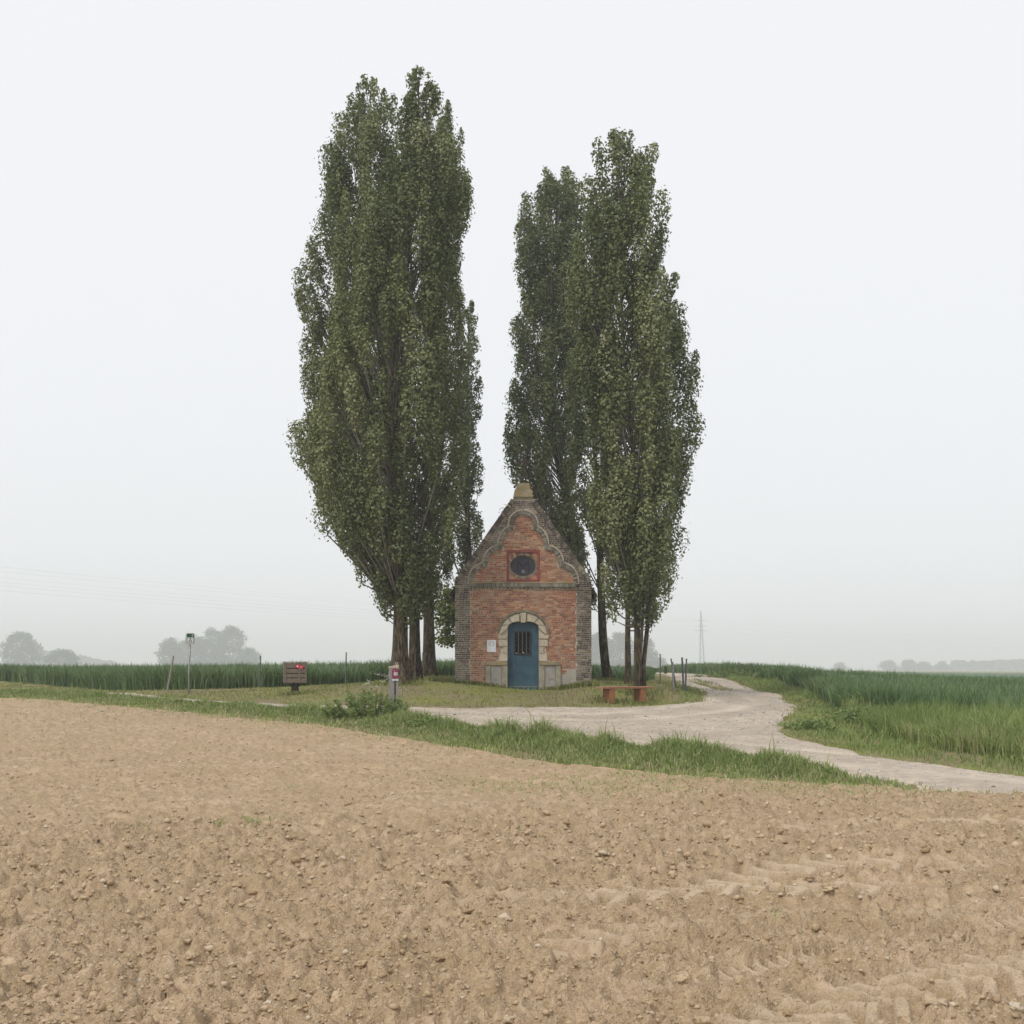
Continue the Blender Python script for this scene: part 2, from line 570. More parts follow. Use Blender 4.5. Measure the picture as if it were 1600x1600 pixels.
m_plain('bench_top', (.36, .21, .14), .6, var=.3, scale=8, stretch=(1, 6, 6))
m_plain('pylon_steel', (.16, .17, .18), .6, .2)
m_plain('spire_slate', (.10, .11, .12), .8)

t = NT('bark')
p = t.co()
a = t.noise(p, 7, 6, .7, stretch=(2.2, 2.2, .5))
b = t.noise(p, 2.2, 4, .6)
f = t.noise(p, 30, 4, .7)
c = t.ramp(a, [(.40, (.024, .018, .012)), (.52, (.078, .060, .040)), (.64, (.19, .155, .108))])
c = t.mix(t.ramp(b, [(.5, (0, 0, 0)), (.68, (.55, .55, .55))]), c, (.12, .11, .045))
M['bark'] = t.done(t.pbr(c, .95, t.bump(t.math('ADD', a, t.math('MULTIPLY', f, .4)), .9, .06), .15))
m_plain('limb_bark', (.165, .15, .125), .9, var=.35, scale=6)

# ------------------------------------------------------------------ the ground sheet
def fan(ys, ncol, wa, wb, wing=0.0):
    """rows at depths ys, fine columns over +-(wa + wb*y) and coarser wings beyond"""
    t = np.linspace(-1, 1, ncol)
    if wing:
        e = np.linspace(0, 1, 34)[1:] ** 1.7
        t = np.concatenate([-1 - e[::-1], t, 1 + e])
        ncol = len(t)
    Y = np.repeat(np.asarray(ys)[:, None], ncol, 1)
    X = np.clip(t, -1, 1)[None] * (wa + wb * np.maximum(Y, 0)) + (np.sign(t) * np.maximum(np.abs(t) - 1, 0))[None] * wing
    i = np.arange(len(ys) - 1)[:, None] * ncol + np.arange(ncol - 1)[None]
    F = np.stack([i, i + 1, i + ncol + 1, i + ncol], -1).reshape(-1, 4)
    return X, Y, F

ys = np.concatenate([np.arange(-30, 8, 2.0), np.arange(8, 64, .35), 64 * np.exp(np.linspace(0.006, math.log(3000 / 64), 120))])
X, Y, F = fan(ys, 240, 26, .8)
Z = H(X, Y)
ins_f = inpoly(X, Y, FIELD)
ins_r = inpoly(X, Y, ROAD)
near = Y < 100
df = np.where(near, polydist(X, Y, FIELD_EDGE)[0], 5)
dr = np.where(near, polydist(X, Y, ROAD, True)[0], 5)
Z = Z - np.where(ins_f, .22 * sstep(0, .8, df), 0) - np.where(ins_r, .10 * sstep(0, .5, dr), 0)
# low bank between track and field, ridge of earth by the left-hand trees
bank = np.exp(-((df - .9) / .7) ** 2) * ~ins_f * ~ins_r
Z = Z + .10 * bank * near + np.where(near, .05 * fbm(X * .7, Y * .7, 3) + .03 * fbm(X * 2.5, Y * 2.5, 8), 0) * ~ins_f * ~ins_r
Z = np.where(Y > 230, Z - (Y - 230) * .004, Z)
gm = npmesh('ground', np.stack([X, Y, Z], -1).reshape(-1, 3), F)
ground = tag(link('ground', gm, M['ground'], smooth=True), kind='structure')

def surf(x, y):
    """height of the lawn / verge surface away from field and track"""
    x = np.asarray(x, float)
    y = np.asarray(y, float)
    d = polydist(x, y, FIELD_EDGE)[0]
    i_f, i_r = inpoly(x, y, FIELD), inpoly(x, y, ROAD)
    z = H(x, y) + (.10 * np.exp(-((d - .9) / .7) ** 2) + .05 * fbm(x * .7, y * .7, 3) + .03 * fbm(x * 2.5, y * 2.5, 8)) * ~i_f * ~i_r
    return z
def s1(x, y):
    return float(surf(np.array([x]), np.array([y]))[0])

# ------------------------------------------------------------------ ploughed field
def gp(px, r, z=0.02):
    y = (CAMZ - z) * FPX / (r - HOR)
    return ((px - 800) / FPX * y, y)
TRACKS = [([gp(620, 1625), gp(880, 1590), gp(1120, 1545), gp(1290, 1508), gp(1440, 1475), gp(1640, 1432)], .17, .085, 0.0),
          ([gp(1180, 1640), gp(1330, 1585), gp(1470, 1552), gp(1660, 1512)], .55, .21, 1.1),
          ([gp(760, 1412), gp(1050, 1398), gp(1150, 1392), gp(1420, 1392), gp(1640, 1440)], .50, .26, .9),
          ([gp(1130, 1380), gp(1250, 1358), gp(1420, 1352), gp(1640, 1362)], .46, .25, .9),
          ([gp(1240, 1300), gp(1380, 1284), gp(1640, 1290)], .45, .28, .8),
          ([gp(880, 1492), gp(1060, 1455), gp(1230, 1430), gp(1400, 1424), gp(1660, 1452)], .40, .24, .9)]

def rough_mask(x, y):
    n = 2.2 * fbm(x * .45, y * .45, 41) + .9 * fbm(x * 2.1, y * 2.1, 42)
    edge = 9.6 + .55 * np.clip(x + 1, 0, 6) + n          # where the coarse tilth gives way to the finer seed bed
    return 1 - sstep(-1.2, 2.4, y - edge)

def field_h(x, y, full=False):
    R = rough_mask(x, y)
    h = .05 * fbm(x * .55, y * .9, 11) + .022 * fbm(x * 2.2, y * 3.2, 12, 3)
    h = h + .020 * np.sin(2 * math.pi * (y * 1.05 - x * .22 + .3 * fbm(x * .4, y * .4, 5))) * (.4 + .6 * R)
    amp = .62 + .55 * R
    tr = np.zeros(x.shape)
    lug = np.zeros(x.shape)
    m = (y < 14) & (x > -3)
    if m.any():
        xm, ym = x[m], y[m]
        tm, lm = np.zeros(xm.shape), np.zeros(xm.shape)
        for line, w, p, ch in TRACKS:
            d, s, side = polydist(xm, ym, line)
            wob = .35 + .65 * sstep(-.15, .12, vnoise(s * .9, side * 0 + 3, int(w * 100)))
            k = (1 - sstep(w * .42, w * .56, d)) * wob
            ph = s / p + ch * np.abs(side) / p + .12 * vnoise(xm * 6, ym * 6, 31)
            saw = np.abs((ph % 1) - .5) * 2
            tm = np.maximum(tm, k)
            lm = np.where(k > .05, np.maximum(lm, k * sstep(.47, .57, saw)), lm)
            h[m] += .02 * np.exp(-((d - w * .62) / .05) ** 2)
        tr[m], lug[m] = tm, lm
    amp = amp * (1 - .88 * tr)
    for s, a, pres, sd in ((.23, .050, .60, 61), (.11, .040, .45, 71), (.055, .024, .35, 81), (.03, .012, .3, 91)):
        wx = x + .35 * s * vnoise(x / s * 1.7, y / s * 1.7, sd + 3)
        wy = y + .35 * s * vnoise(x / s * 1.7, y / s * 1.7, sd + 4)
        d, c = worley(wx / s, wy / s, sd)
        rad = .34 + .25 * c
        b = np.clip(1 - (d / rad) ** 2, 0, 1) ** .75 * (c > pres)
        h = h + amp * a * b * (.5 + c * .6)
    h = h + amp * (.026 * np.abs(vnoise(x * 7, y * 8, 18)) + .034 * np.abs(vnoise(x * 15, y * 17, 19)) + .022 * np.abs(vnoise(x * 31, y * 34, 20)))
    h = h + amp * .014 * fbm(x * 11, y * 11, 15, 3) + .004 * fbm(x * 40, y * 40, 16, 2) * amp
    h = h - .045 * tr + .07 * lug
    return (h, lug) if full else h

def field_z(x, y):
    d = polydist(x, y, FIELD_EDGE)[0]
    ins = inpoly(x, y, FIELD)
    e = np.where(ins, sstep(0, .9, d), 0)
    return H(x, y) + field_h(x, y) * (.25 + .75 * e) - .16 * (1 - np.where(ins, sstep(-.1, .45, d + .25 * fbm(x * 1.3, y * 1.3, 22)), 0))

ys = [3.3]
while ys[-1] < 62:
    ys.append(ys[-1] * (1 + (.0031 if ys[-1] < 16 else .008)))
ys = list(np.linspace(-7.5, 3.2, 26)) + ys
X, Y, F = fan(ys, 540, .7, .545, 40)
keep_q = inpoly(X, Y, FIELD) | (polydist(X, Y, FIELD_EDGE)[0] < .6)
Z = field_z(X, Y)
kf = keep_q.ravel()[F].all(1)
F = F[kf]
used = np.zeros(X.size, bool)
used[F.ravel()] = True
idx = np.cumsum(used) - 1
fm = npmesh('ploughed_field', np.stack([X, Y, Z], -1).reshape(-1, 3)[used], idx[F])
pk_ = field_h(X.ravel()[used], Y.ravel()[used], True)[1]
fm.attributes.new('pack', 'FLOAT', 'POINT').data.foreach_set('value', pk_.astype(np.float32))
field = tag(link('ploughed_field', fm, M['soil'], smooth=True), kind='structure')

def ico(sub, seed, squash=.7):
    bm = bmesh.new()
    bmesh.ops.create_icosphere(bm, subdivisions=sub, radius=1)
    r = random.Random(seed)
    o = Vector((r.uniform(-9, 9), r.uniform(-9, 9), r.uniform(-9, 9)))
    from mathutils import noise
    for v in bm.verts:
        k = 1 + .75 * noise.noise(v.co * 1.2 + o) + .45 * noise.noise(v.co * 2.6 + o) + .22 * noise.noise(v.co * 6 + o)
        v.co = v.co * k
        v.co.z *= squash
    return bm
def bm_arrays(bm):
    bm.verts.ensure_lookup_table()
    V = np.array([v.co[:] for v in bm.verts])
    Fc = np.array([[v.index for v in f.verts] for f in bm.faces])
    return V, Fc
def scatter_lumps(name, pts, size, protos, mat, parent=None):
    Vs, Fs, o = [], [], 0
    which = rng.integers(0, len(protos), len(pts))
    for k, (V, Fc) in enumerate(protos):
        m = which == k
        n = m.sum()
        if not n:
            continue
        a = rng.uniform(0, 6.283, n)
        ca, sa = np.cos(a), np.sin(a)
        s = size[m][:, None]
        st = rng.uniform(.75, 1.3, (n, 1))
        x = V[None, :, 0] * s * st
        y = V[None, :, 1] * s
        z = V[None, :, 2] * s * rng.uniform(.7, 1.15, (n, 1))
        W = np.stack([x * ca[:, None] - y * sa[:, None], x * sa[:, None] + y * ca[:, None], z], -1) + pts[m][:, None]
        Vs.append(W.reshape(-1, 3))
        Fs.append((Fc[None] + (np.arange(n) * len(V))[:, None, None] + o).reshape(-1, 3))
        o += n * len(V)
    me = npmesh(name, np.concatenate(Vs), np.concatenate(Fs))
    return link(name, me, mat, parent, smooth=False)

N = 130000
yy = 3.6 * np.exp(rng.uniform(0, math.log(18 / 3.6), N))
xx = rng.uniform(-1, 1, N) * (1.2 + .60 * yy)
R = rough_mask(xx, yy)
td = np.min([polydist(xx, yy, l)[0] / w for l, w, _, _ in TRACKS], axis=0)
dens = (.16 + .50 * R * (.5 + 1.2 * np.clip(.5 + fbm(xx * .8, yy * .8, 51), 0, 1))) * np.where(td < .55, .15, 1) * (1 - .35 * sstep(1, 3, xx))
ok = (rng.uniform(0, 1, N) < dens * .75) & inpoly(xx, yy, FIELD) & (polydist(xx, yy, FIELD_EDGE)[0] > .5)
xx, yy = xx[ok], yy[ok]
sz = .0058 * np.exp(rng.normal(0, .62, len(xx))) * (1 + .5 * (yy > 7))
sz = np.clip(sz, .004, .042)
zz = field_z(xx, yy) + sz * .15
order = np.argsort(-sz / yy)
pts = np.stack([xx, yy, zz], -1)
big, rest = order[:300], order[300:]
lowp = [bm_arrays(ico(1, k)) for k in range(6)]
midp = []
for k in range(10):
    bm = ico(3, 100 + k, .62)
    me = bpy.data.meshes.new('clod')
    bm.to_mesh(me)
    bm.free()
    me.materials.append(M['clod'])
    me.polygons.foreach_set('use_smooth', np.ones(len(me.polygons), bool))
    midp.append(me)
for i in big:
    o = bpy.data.objects.new('clod', midp[int(rng.integers(0, 10))])
    COL.objects.link(o)
    o.parent = field
    s = float(sz[i]) * .92
    o.location = pts[i]
    o.scale = (s * random.uniform(.8, 1.3), s, s * random.uniform(.7, 1.1))
    o.rotation_euler = (random.uniform(-.3, .3), random.uniform(-.3, .3), random.uniform(0, 6.28))
octa = []
for k in range(5):
    q_ = np.array([(1, 0, 0), (0, 1, 0), (-1, 0, 0), (0, -1, 0), (0, 0, 1), (0, 0, -.6)], float) * np.random.default_rng(k).uniform(.65, 1.35, (6, 1))
    octa.append((q_, np.array([(0, 1, 4), (1, 2, 4), (2, 3, 4), (3, 0, 4), (1, 0, 5), (2, 1, 5), (3, 2, 5), (0, 3, 5)])))
lumps = rest[:9000]
tag(scatter_lumps('small_clods', pts[lumps], sz[lumps], lowp, M['clod'], field), kind='stuff')
N = 110000
yy = 3.6 * np.exp(rng.uniform(0, math.log(27 / 3.6), N))
xx = rng.uniform(-1, 1, N) * (1.2 + .60 * yy)
cl_ = np.clip(.45 + 1.1 * fbm(xx * 1.1, yy * 1.1, 53), .08, 1) * (.45 + .55 * rough_mask(xx, yy))
td = np.min([polydist(xx, yy, l)[0] / w for l, w, _, _ in TRACKS], axis=0)
ok = (rng.uniform(0, 1, N) < cl_ * np.where(td < .5, .2, 1)) & inpoly(xx, yy, FIELD) & (polydist(xx, yy, FIELD_EDGE)[0] > .4)
xx, yy = xx[ok][:36000], yy[ok][:36000]
s_ = np.clip(.0050 * np.exp(rng.normal(0, .5, len(xx))) * (yy / 6) ** .75, .003, .024)
tag(scatter_lumps('soil_crumbs', np.stack([xx, yy, field_z(xx, yy) + s_ * .3], -1), s_, octa, M['clod'], field), kind='stuff')

# ------------------------------------------------------------------ gravel track
ys = np.concatenate([np.arange(7.4, 34, .10), np.arange(34, 90, .3)])
X, Y, F = fan(ys, 420, 1.5, .58, 20)
d = polydist(X, Y, ROAD, True)[0]
ins = inpoly(X, Y, ROAD)
sdist = np.where(ins, d, -d) + .28 * fbm(X * 1.1, Y * 1.1, 77, 3)
MED = [P(*a)[:2] for a in ((1052, 1061, 52), (1085, 1067, 46), (1118, 1073, 41.5), (1136, 1077, 38.8))]
dm = polydist(X, Y, MED)[0]
sdist = np.minimum(sdist, dm - .42 - .2 * fbm(X * 1.5, Y * 1.5, 78, 3))
CL1 = [(-17, 38), (-10.8, 30.9), (-5.4, 27.0), (-1.0, 25.2), (2.2, 25.0), (5.2, 27.2), (6.8, 31), (7.2, 35.5), (7.0, 41), (7.9, 52), (9, 62), (8, 90)]
CL2 = [(-5.4, 26.8), (-.5, 23.6), (2.4, 20.4), (5, 17.2), (7.6, 14.6), (12, 12), (30, 8.6)]
def ruts(x, y):
    k = 0
    for cl in (CL1, CL2):
        d_ = polydist(x, y, cl)[0] + .18 * fbm(x * .7, y * .7, 85, 2)
        k = np.maximum(k, np.exp(-((d_ - .72) / .22) ** 2) * np.clip(.65 + 1.2 * fbm(x * .8, y * .8, 86, 2), 0, 1))
    return k
def track_rel(x, y):
    return -.035 * ruts(x, y) + .02 * fbm(x * .9, y * .9, 79, 3) + .012 * fbm(x * 5, y * 5, 80, 3)
Z = H(X, Y) + np.where(sdist > 0, .035 + track_rel(X, Y), 0) - .12 * (1 - sstep(-.25, .12, sdist))
kf = (sdist > -.4).ravel()[F].all(1)
F = F[kf]
used = np.zeros(X.size, bool)
used[F.ravel()] = True
idx = np.cumsum(used) - 1
tm = npmesh('gravel_track', np.stack([X, Y, Z], -1).reshape(-1, 3)[used], idx[F])
tm.attributes.new('pack', 'FLOAT', 'POINT').data.foreach_set('value', ruts(X.ravel()[used], Y.ravel()[used]).astype(np.float32))
track = tag(link('gravel_track', tm, M['gravel_track'], smooth=True), kind='structure')
N = 26000
yy = rng.uniform(11, 40, N)
xx = rng.uniform(-8, 12, N)
dd = polydist(xx, yy, ROAD, True)[0]
ok = inpoly(xx, yy, ROAD) & (dd > .15) & (rng.uniform(0, 1, N) < .35 + .6 * (fbm(xx, yy, 90) > .1))
xx, yy = xx[ok][:3600], yy[ok][:3600]
zz = H(xx, yy) + .035 + track_rel(xx, yy)
sz = np.clip(.012 * np.exp(rng.normal(0, .5, len(xx))), .006, .05)
tag(scatter_lumps('loose_gravel', np.stack([xx, yy, zz], -1), sz, lowp, M['gravel_stone'], track), kind='stuff')

# ------------------------------------------------------------------ the chapel
CHY = 33.333
CH0 = P(817.5, 1078.5, CHY)
chapel = empty('brick_chapel', CH0, 0, 'small red brick chapel with stepped scroll gable and blue arched door between the poplars', 'chapel')
def L(px, r):
    return ((px - 817.5) / 48.0, (1078.5 - r) / 48.0)
def Zm(zx, zy):                       # measured on the enlarged gable
    return ((zx - 790) / 295.4, (338.5 - zy / 6.154) / 48.0)
HW, VS = 2.23, 3.55
SL = 1.86 / 2.69
def uedge(v):
    return HW if v <= VS else HW - (v - VS) * SL
VTOP = 6.23
DW, DH, DSP = .507, 2.24, 2.0         # door half width, height, springing
def arch(hw, top, spring, n=14, p=2.6):
    out = []
    for i in range(n + 1):
        a = math.pi * i / n
        cu, sv = math.cos(a), math.sin(a)
        out.append((hw * math.copysign(abs(cu) ** (2 / p), cu), spring + (top - spring) * abs(sv) ** (2 / p)))
    return out
# masonry core, face 0.02 behind the bricks
core = MB()
ar = arch(DW, DH, DSP)
core.prism([(-HW + .01, -1.0), (-DW, -1.0)] + ar[::-1] + [(DW, -1.0), (HW - .01, -1.0), (HW - .01, VS), (-HW + .01, VS)], .02, .36)
W0, W1 = .5, 4.55                      # square opening half width, top
core.prism([(-HW + .01, VS), (-W0, VS), (-W0, W1), (-uedge(W1) + .01, W1)], .02, .36)
core.prism([(HW - .01, VS), (W0, VS), (W0, W1), (uedge(W1) - .01, W1)], .02, .36)
core.prism([(-uedge(W1) + .01, W1), (uedge(W1) - .01, W1), (uedge(VTOP) - .01, VTOP), (-uedge(VTOP) + .01, VTOP)], .02, .36)
front = core.build('front_wall', M['mortar'], chapel)
side = MB()
for s in (-1, 1):
    side.box(s * HW - (.3 if s > 0 else 0), s * HW + (0 if s > 0 else .3), .37, 6.0, -1.0, 3.2)
side.box(-HW + .3, HW - .3, 5.7, 6.0, -1.0, 3.2)
side.prism([(-HW, 3.2), (HW, 3.2), (0, 3.2 + HW / SL - .3)], 5.7, 6.0)
side.build('side_wall', M['dark_brick'], chapel)
# roof slopes with overhanging eaves
for s in (-1, 1):
    rf = MB()
    e0 = (HW + .21, VS - .21 / SL - .10)
    e1 = (.0, VS + HW / SL - .10)
    th = .10
    rf.prism([(s * e0[0], e0[1]), (s * e1[0], e1[1]), (s * e1[0], e1[1] - th * 1.7), (s * (e0[0] - .06), e0[1] - th)], .362, 6.15)
    ro = rf.build('roof', M['slate'], chapel)
    rr = MB()
    rr.tube([(s * (HW + .17), .37, VS - .47), (s * (HW + .17), 6.1, VS - .47)], .055, 8)
    rr.build('gutter', M['weathered_stone'], ro)
    for k in range(5):
        ra = MB()
        ya = .45 + k * 1.3
        Mx = Matrix.Translation((s * (HW + .02), ya, VS - .22)) @ Matrix.Rotation(s * math.radians(52), 4, 'Y')
        ra.box(-.05, .25, -.035, .035, -.04, .04, Mx)
        ra.build('rafter_end', M['grey_wood'], ro)

# curved moulding (left half measured, mirrored)
LOBES = [[(286, 1062), (290, 1010), (305, 960), (342, 912), (395, 886), (446, 876)],
         [(432, 872), (438, 812), (462, 766), (510, 728), (584, 708)],
         [(574, 700), (578, 640), (597, 590), (632, 549), (690, 520)],
         [(676, 506), (682, 452), (706, 412), (745, 386), (790, 376)]]
def dense(pts, step=.02):
    out = []
    n = len(pts)
    for i in range(n - 1):
        p0, p1, p2, p3 = pts[max(i - 1, 0)], pts[i], pts[i + 1], pts[min(i + 2, n - 1)]
        k = max(2, int(math.hypot(p2[0] - p1[0], p2[1] - p1[1]) / step))
        for j in range(k):
            t = j / k
            out.append(tuple(.5 * (2 * p1[a] + (p2[a] - p0[a]) * t + (2 * p0[a] - 5 * p1[a] + 4 * p2[a] - p3[a]) * t * t
                                   + (3 * p1[a] - p0[a] - 3 * p2[a] + p3[a]) * t ** 3) for a in (0, 1)))
    out.append(pts[-1])
    return out
lobes_l = [dense([Zm(*q) for q in lb]) for lb in LOBES]
half = [q for lb in lobes_l for q in lb]
curve_poly = half + [(-u, v) for u, v in half[::-1]]
VB = L(0, 911)[1]                      # top of the corbel band
gable_red = [(half[0][0], VB)] + curve_poly + [(-half[0][0], VB)]
PIL = 1.73                             # inner edge of the corner pilasters

unit = MB().box(-.5, .5, -.5, .5, -.5, .5)
def unit_mesh(name, mat):
    me = bpy.data.meshes.new(name)
    me.from_pydata(unit.v, [], unit.f)
    me.materials.append(mat)
    return me
def fill_courses(v0, v1, intervals, course=.0615, joint=.0175, lens=(.195, .095), seed=1):
    """list of (u0,u1,v0,v1) bricks; intervals(vmid) gives the (a,b) spans to fill"""
    r = random.Random(seed)
    out = []
    v = v0
    k = 0
    while v + course * .6 < v1:
        for a, b in intervals(v + course / 2):
            u = a - r.uniform(0, .17)
            j = 0
            while u < b - .015:
                w = lens[(j + k) % 2] if r.random() < .75 else lens[r.randrange(2)]
                x0, x1 = max(u, a), min(u + w - joint, b)
                if x1 - x0 > .025:
                    dz = r.uniform(-.003, .003)
                    out.append((x0, x1, v + dz, v + course - joint - r.uniform(0, .005) + dz))
                u += w
                j += 1
        v += course
        k += 1
    return out
def spans(v, test, a, b, n=400):
    us = np.linspace(a, b, n)
    m = test(us, np.full(n, v))
    out = []
    i = 0
    while i < n:
        if m[i]:
            j = i
            while j + 1 < n and m[j + 1]:
                j += 1
            if us[j] - us[i] > .03:
                out.append((us[i], us[j]))
            i = j + 1
        else:
            i += 1
    return out
def bricks_stuff(name, bl, mat, parent, proud=.016, seed=3):
    r = random.Random(seed)
    mb = MB()
    for (a, b, c, d) in bl:
        f = r.uniform(-.004, .006)
        mb.box(a, b, -proud * 0 + f, .03, c, d)
    o = mb.build(name, mat, parent)
    return tag(o, kind='stuff')
# stone outline round the door keeps the bricks out
def door_zone(us, vs):
    us = np.abs(us)
    z = (us < .86) & (vs < 1.02)                                   # plinth blocks
    z |= (us < .74) & (vs < 2.28) & (vs >= 1.02)
    z |= ((us / .80) ** 2 + ((vs - 1.78) / .80) ** 2 < 1) & (vs > 1.7)
    z |= (us < DW + .08) & (vs < 2.3)
    return z
def cement_zone(us, vs):
    return (us > 1.2) & (us < PIL) & (vs < .60 + .12 * np.sin(us * 9) + .05 * np.sin(us * 31))
def low_red(us, vs):
    return (np.abs(us) < PIL - .01) & ~door_zone(us, vs) & ~cement_zone(us, vs)
VC = L(0, 921)[1]
red = fill_courses(-.15, VC - .01, lambda v: spans(v, low_red, -PIL, PIL), seed=1)
def up_red(us, vs):
    d = polydist(us, vs, half)[0]
    d = np.minimum(d, polydist(-us, vs, half)[0])
    return inpoly(us, vs, gable_red) & (d > .065) & ~((np.abs(us) < .545) & (vs > 3.53) & (vs < 4.60))
red2 = fill_courses(VB + .035, 6.0, lambda v: spans(v, up_red, -1.9, 1.9), seed=2)
def dark_t(us, vs):
    e = np.where(vs <= VS, HW, HW - (vs - VS) * SL)
    a = np.abs(us)
    reg = (a < e - np.where(vs > VS, .14, 0))
    d = np.minimum(polydist(us, vs, half)[0], polydist(-us, vs, half)[0])
    low = (vs < VB + .02) & (a > PIL)
    up = (vs >= VB + .02) & ~inpoly(us, vs, gable_red) & (d > .10)
    return reg & (low | up)
dark = fill_courses(-.15, VTOP - .05, lambda v: spans(v, dark_t, -HW, HW, 700), seed=4)
# the 300 longest red bricks of the wall are single pieces, the rest one mass of brickwork
red_all = sorted(red, key=lambda b: -((b[1] - b[0]) + random.uniform(0, .02)))
um = unit_mesh('brick', M['red_brick'])
for (a, b, c, d) in red_all[:300]:
    o = bpy.data.objects.new('brick', um)
    COL.objects.link(o)
    o.parent = front
    f = random.uniform(-.004, .007)
    o.location = ((a + b) / 2, (f + .03) / 2, (c + d) / 2)
    o.scale = (b - a, .03 - f, d - c)
bricks_stuff('red_brickwork', red_all[300:] + red2, M['red_brick'], front)
bricks_stuff('dark_brickwork', dark, M['dark_brick'], front, seed=5)

# header bricks along the scroll, with a lime fillet outside
def along(path, step):
    out, acc = [], 0.0
    for (a, b) in zip(path[:-1], path[1:]):
        l = math.hypot(b[0] - a[0], b[1] - a[1])
        while acc <= l:
            t = acc / max(l, 1e-9)
            out.append(((a[0] + (b[0] - a[0]) * t, a[1] + (b[1] - a[1]) * t), ((b[0] - a[0]) / max(l, 1e-9), (b[1] - a[1]) / max(l, 1e-9))))
            acc += step
        acc -= l
    return out
mm = unit_mesh('moulding_brick', M['grey_brick'])
for s in (1, -1):
    fil = MB()
    for lb in lobes_l:
        path = [(u * s, v) for u, v in lb]
        for (c, dv) in along(path, .064):
            o = bpy.data.objects.new('moulding_brick', mm)
            COL.objects.link(o)
            o.parent = front
            f = random.uniform(-.012, .0)
            o.location = (c[0], -.015 + f / 2, c[1])
            o.scale = (.048, .09 - f, .125 + random.uniform(-.012, .012))
            o.rotation_euler = (0, -math.atan2(dv[1], dv[0]), 0)
        nl = []
        for i, q in enumerate(path):
            a, b = path[max(i - 1, 0)], path[min(i + 1, len(path) - 1)]
            l = math.hypot(b[0] - a[0], b[1] - a[1]) or 1
            nl.append((-(b[1] - a[1]) / l * s, (b[0] - a[0]) / l * s))
        jw = [random.uniform(-.012, .014) for _ in path]
        inn = [(q[0] + n[0] * .075, q[1] + n[1] * .075) for q, n in zip(path, nl)]
        out = [(q[0] + n[0] * (.114 + w_), q[1] + n[1] * (.114 + w_)) for q, n, w_ in zip(path, nl, jw)]
        for i in range(len(path) - 1):
            fil.prism([inn[i], inn[i + 1], out[i + 1], out[i]], -.03, .02)
    fil.build('lime_fillet', M['mortar'], front)
# corbel band above the door field
cm = unit_mesh('cornice_brick', M['grey_brick'])
n = int(2 * PIL / .066)
for k in range(n):
    u = -PIL + (k + .5) * 2 * PIL / n
    o = bpy.data.objects.new('cornice_brick', cm)
    COL.objects.link(o)
    o.parent = front
    o.location = (u, -.03 + random.uniform(-.006, .006), (VB + L(0, 917)[1]) / 2 - .01)
    o.scale = (.052, .12, .115)
    if k % 2 == 0:
        o = bpy.data.objects.new('cornice_brick', cm)
        COL.objects.link(o)
        o.parent = front
        o.location = (u, -.005, L(0, 919)[1] - .005)
        o.scale = (.07, .07, .05)
lb_ = MB()
u = -PIL
while u < PIL:
    w = random.uniform(.14, .22)
    lb_.box(u, min(u + w - .01, PIL), -.075 + random.uniform(-.01, .01), .03, VB - .005, VB + .03 + random.uniform(-.005, .006))
    u += w
lb_.build('band_capping', M['lichen_brick'], front)
# sloping coping bricks
pm = unit_mesh('coping_brick', M['dark_brick'])
ang = math.atan2(1, SL)
for s in (-1, 1):
    ln = math.hypot(HW - uedge(VTOP), VTOP - VS)
    k = int(ln / .068)
    for i in range(k):
        t = (i + .5) / k
        u, v = HW - (HW - uedge(VTOP)) * t, VS + (VTOP - VS) * t
        o = bpy.data.objects.new('coping_brick', pm)
        COL.objects.link(o)
        o.parent = front
        o.location = (s * (u - .065 * math.sin(ang)), .16 + random.uniform(-.006, .006), v - .065 * math.cos(ang))
        o.scale = (.055, .42, .15 + random.uniform(-.01, .01))
        o.rotation_euler = (0, s * ang, 0)
cs = MB()
for s in (-1, 1):
    q = [(HW, VS), (uedge(VTOP), VTOP), (uedge(VTOP) - .10, VTOP - .06), (HW - .11, VS - .06)]
    cs.prism([(s * a, b) for a, b in q], .0, .34)
cs.build('coping_bed', M['mortar'], front)
# finial: two weathered stone blocks and the iron cross
fb = empty('finial_base', (0, 0, 0))
bpy.data.objects.remove(fb)
f1 = MB()
f1.box(-.325, .325, -.06, .40, L(0, 777)[1], L(0, 764.5)[1], taper=.16)
fin = f1.build('finial_stone', M['lichen_stone'], chapel, bevel=.006)
f2 = MB()
f2.box(-.225, .225, -.0, .36, L(0, 764.4)[1], L(0, 754.6)[1], taper=.08)
f2.build('finial_cap', M['lichen_stone'], fin, bevel=.006)
f3 = MB()
f3.box(-.31, .31, 0, .34, VTOP - .02, L(0, 777)[1] - .002)
f3.build('finial_neck', M['weathered_stone'], fin)
cr = MB()
u0 = .07
zb, zt, za = L(0, 755)[1], L(0, 708)[1], L(0, 721)[1]
cr.tube([(u0, .18, zb - .05), (u0, .18, zt)], .022, 8)
cr.tube([(u0 - .21, .18, za), (u0 + .21, .18, za)], .02, 8)
for du, dz in ((-.21, za), (.21, za), (0, zt)):
    for k in range(3):
        a = k * 2.094 + (0 if du == 0 else (math.pi / 2 if du < 0 else -math.pi / 2)) + math.pi / 2
        cr.tube([(u0 + du, .18, dz), (u0 + du + .06 * math.cos(a), .18, dz + .06 * math.sin(a))], [.02, .008], 6)
for sx in (-1, 1):
    for sz_ in (-1, 1):
        cr.tube([(u0 + sx * .11, .18, za), (u0 + sx * .07, .18, za + sz_ * .07), (u0, .18, za + sz_ * .11)], .009, 6)
cr.build('iron_cross', M['rust_iron'], fin)

